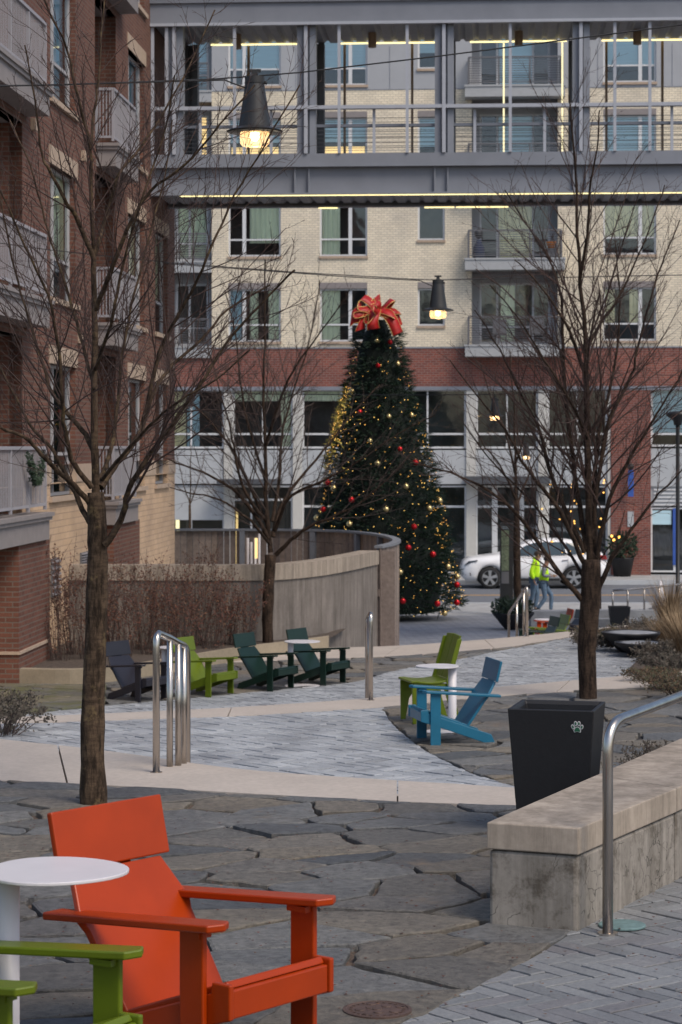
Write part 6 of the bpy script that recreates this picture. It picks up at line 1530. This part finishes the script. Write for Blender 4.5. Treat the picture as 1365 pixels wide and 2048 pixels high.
            for k in range(28):
                q0, q1 = 2 * math.pi * k / 28, 2 * math.pi * (k + 1) / 28; m.prism([(.245 * math.cos(q0), .245 * math.sin(q0)), (.245 * math.cos(q1), .245 * math.sin(q1)), (.268 * math.cos(q1), .268 * math.sin(q1)), (.268 * math.cos(q0), .268 * math.sin(q0))], lambda A, Bq, d: (A, d, Bq), y0 - .025, y0 + .025)
            m.prism([(.06 * math.cos(k * .628), .06 * math.sin(k * .628)) for k in range(10)], lambda A, Bq, d: (A, d, Bq), y0 - .03, y0 + .028)
            m.build('rim', plain('alloy', (.45, .46, .48), .3, .7) if a == ax[0] and s == -1 else bpy.data.materials['alloy'], w, fixn=True)
            MB().prism([(.24 * math.cos(k * .3142), .24 * math.sin(k * .3142)) for k in range(20)], lambda A, Bq, d: (A, d, Bq), y0 - s * .05 - .004, y0 - s * .05 + .004).build('brake_disc', bk, w, fixn=True)
    MB().box(.5, 4.4, -.80, .80, .28, .62).build('underbody', bk, t)
suv()
# ================================================================== PEOPLE
def skin(name, verts, edges, rad, mat, parent, root=0, sub=2):
    me = bpy.data.meshes.new(name); me.from_pydata([tuple(v) for v in verts], edges, []); o = bpy.data.objects.new(name, me); COL.objects.link(o); o.parent = parent
    me.materials.append(mat); m = o.modifiers.new('skin', 'SKIN'); m.use_smooth_shade = True
    for i, r in enumerate(rad):
        sv = me.skin_vertices[0].data[i]; rr = r if isinstance(r, tuple) else (r, r); sv.radius = rr; sv.use_root = (i == root)
    s = o.modifiers.new('sub', 'SUBSURF'); s.levels = sub; s.render_levels = sub; return o
def person(label, loc, yaw, H, pose, cols, hood=False):
    """local frame: +x is the walking direction, z up; k scales a 1.75 m figure"""
    k = H / 1.75; t = thing('person', label, 'person', loc, yaw); V = lambda *a: Vector(a) * k
    sk = bpy.data.materials.get('skin') or plain('skin', (.30, .16, .11), .6, var=.05)
    J = dict(pel=V(0, 0, .93), sp=V(.02, 0, 1.08), ch=V(.05, 0, 1.28), nk=V(.08, 0, 1.46), hd=V(.13, 0, 1.58), ht=V(.14, 0, 1.68))
    for n, y in (('L', .09), ('R', -.09)):
        hx, kx, ax_, kz, az = pose['leg' + n]
        J['h' + n] = V(0, y, .90); J['k' + n] = V(kx, y, kz); J['a' + n] = V(ax_, y, az); J['t' + n] = V(ax_ + .16, y, az - .05 if az > .1 else .04)
    for n, y in (('L', .19), ('R', -.19)):
        ex, ez, wx, wz_, wy = pose['arm' + n]
        J['s' + n] = V(.05, y, 1.40); J['e' + n] = V(ex, y * 1.25, ez); J['w' + n] = V(wx, y * wy, wz_)
    nm = list(J); ix = {n: i for i, n in enumerate(nm)}
    E = [('pel', 'sp'), ('sp', 'ch'), ('ch', 'nk'), ('nk', 'hd'), ('hd', 'ht')] + [(a + n, b + n) for n in 'LR' for a, b in (('h', 'k'), ('k', 'a'), ('a', 't'), ('s', 'e'), ('e', 'w'))] + [('pel', 'hL'), ('pel', 'hR'), ('ch', 'sL'), ('ch', 'sR')]
    RD = dict(pel=.12, sp=.11, ch=.13, nk=.055, hd=(.085, .098), ht=(.07, .08)); 
    for n in 'LR': RD.update({'h' + n: .085, 'k' + n: .052, 'a' + n: .036, 't' + n: .03, 's' + n: .055, 'e' + n: .040, 'w' + n: .026})
    skin('body', [J[n] for n in nm], [(ix[a], ix[b]) for a, b in E], [tuple(x * k for x in RD[n]) if isinstance(RD[n], tuple) else RD[n] * k for n in nm], sk, t)
    # trousers
    q = ['pel', 'hL', 'kL', 'aL', 'hR', 'kR', 'aR']; vs = [J['pel'] + V(0, 0, .06)] + [J[n] for n in q[1:]]; vs[3] = vs[3] + V(0, 0, .02); vs[6] = vs[6] + V(0, 0, .02)
    skin('trousers', vs, [(0, 1), (1, 2), (2, 3), (0, 4), (4, 5), (5, 6)], [.135 * k, .10 * k, .070 * k, .058 * k, .10 * k, .070 * k, .058 * k], cols['legs'], t)
    for n in 'LR':
        a, b = J['a' + n], J['t' + n]; d = (b - a); fl = .045 * k
        skin('shoe', [a + V(-.05, 0, -.045), a + V(.04, 0, -.035), b + V(.02, 0, -.0)], [(0, 1), (1, 2)], [.045 * k, .050 * k, .036 * k], cols['shoe'], t, 1)
    # jacket
    vs = [J['pel'] + V(.01, 0, .0), J['sp'], J['ch'], J['nk'] + V(0, 0, -.05)] + [J['sL'], J['eL'], J['wL'].lerp(J['eL'], .12), J['sR'], J['eR'], J['wR'].lerp(J['eR'], .12)]
    sl = cols.get('sleeve')
    if sl:
        skin('jacket', vs[:4] + [vs[4].lerp(vs[2], .25), vs[7].lerp(vs[2], .25)], [(0, 1), (1, 2), (2, 3), (2, 4), (2, 5)], [.16 * k, .155 * k, .17 * k, .09 * k, .08 * k, .08 * k], cols['top'], t)
        for n, a in (('L', 4), ('R', 7)): skin('sleeve', vs[a:a + 3], [(0, 1), (1, 2)], [.068 * k, .055 * k, .045 * k], sl, t)
    else:
        skin('jacket', vs, [(0, 1), (1, 2), (2, 3), (2, 4), (4, 5), (5, 6), (2, 7), (7, 8), (8, 9)], [.17 * k, .165 * k, .18 * k, .10 * k, .075 * k, .066 * k, .050 * k, .075 * k, .066 * k, .050 * k], cols['top'], t)
    if hood: skin('hood', [J['nk'] + V(-.09, 0, .01), J['nk'] + V(-.05, .07, .04), J['nk'] + V(-.05, -.07, .04)], [(0, 1), (0, 2)], [.07 * k, .055 * k, .055 * k], cols['top'], t)
    hb = J['hd']; hair = MB(); hair.ball((0, 0, 0), .112 * k, 16, 10, 1.0)
    o = hair.build('beanie' if cols.get('cap') else 'hair', cols['hair'], t, True); o.location = hb + V(-.012, 0, .052); o.scale = (1.02, .86, .82)
    f = MB(); f.ball((0, 0, 0), .018 * k, 8, 6); o = f.build('nose', sk, t, True); o.location = hb + V(.115, 0, .01)
    for y in (-.032, .032): f = MB(); f.ball((0, 0, 0), .010 * k, 6, 4); o = f.build('eye', M['blackm'], t, True); o.location = hb + V(.098, y, .032)
    for y in (-.088, .088): f = MB(); f.ball((0, 0, 0), .022 * k, 8, 6, 1.4); o = f.build('ear', sk, t, True); o.location = hb + V(.0, y, .005)
    f = MB().box(-.004, .004, -.022, .022, -.004, .004); o = f.build('mouth', plain('lips', (.25, .09, .08), .6), t); o.location = hb + V(.098, 0, -.045)
    # hands: palm and five fingers
    for n in 'LR':
        w, e = J['w' + n], J['e' + n]; d = (w - e).normalized(); s = d.cross(Vector((0, 1, 0))).normalized(); p = w + d * .045 * k; vs = [w, p, w + d * .085 * k]; ed = [(0, 1), (1, 2)]; rd = [.024 * k, .030 * k, .026 * k]
        y = Vector((0, 1, 0))
        for j, (off, Lf) in enumerate(((-.027, .055), (-.009, .065), (.009, .062), (.026, .05))):
            b = len(vs); vs += [w + d * .10 * k + y * off * k, w + d * (.10 + Lf * .5) * k + y * off * k + s * .012 * k, w + d * (.10 + Lf * .85) * k + y * off * k + s * .034 * k]; ed += [(2, b), (b, b + 1), (b + 1, b + 2)]; rd += [.010 * k, .009 * k, .008 * k]
        b = len(vs); vs += [w + d * .05 * k + y * .04 * k, w + d * .09 * k + y * .055 * k + s * .012 * k]; ed += [(0, b), (b, b + 1)]; rd += [.011 * k, .009 * k]
        skin('hand', vs, ed, rd, sk, t, 0, 1)
    return t
hv = plain('hi_vis_yellow', (.55, .92, .015), .7, var=.10, nscale=5); hv.node_tree.nodes['Principled BSDF'].inputs['Emission Strength'].default_value = 0
jeans = plain('blue_denim', (.085, .135, .20), .85, var=.25, nscale=9); grey = plain('grey_sleeve', (.17, .18, .21), .85); blk = plain('dark_wool', (.022, .024, .03), .9); hairm = plain('dark_hair', (.035, .022, .016), .8); wsh = plain('pale_trainer', (.45, .43, .42), .7)
Yp1 = 64.0
person('person in a bright yellow hooded jacket walking right, left of the pair', ((1068 - CU) / F * Yp1, Yp1, ZS), R(-8), 1.76, dict(legL=(0, .10, .03, .50, .09), legR=(0, -.02, -.16, .48, .10), armL=(-.02, 1.14, .06, .92, 1.1), armR=(-.06, 1.14, .02, .90, 1.15)), dict(top=hv, legs=jeans, shoe=blk, hair=hairm), True)
Yp2 = 63.2
person('person in a yellow vest over grey sleeves and a black beanie, hands held forward', ((1087 - CU) / F * Yp2, Yp2, ZS + .0), R(-6), 1.66, dict(legL=(0, .24, .22, .55, .09), legR=(0, .06, -.17, .47, .13), armL=(.02, 1.16, .26, 1.14, .7), armR=(.0, 1.14, .27, 1.12, .8)), dict(top=hv, sleeve=grey, legs=jeans, shoe=wsh, hair=blk, cap=True))
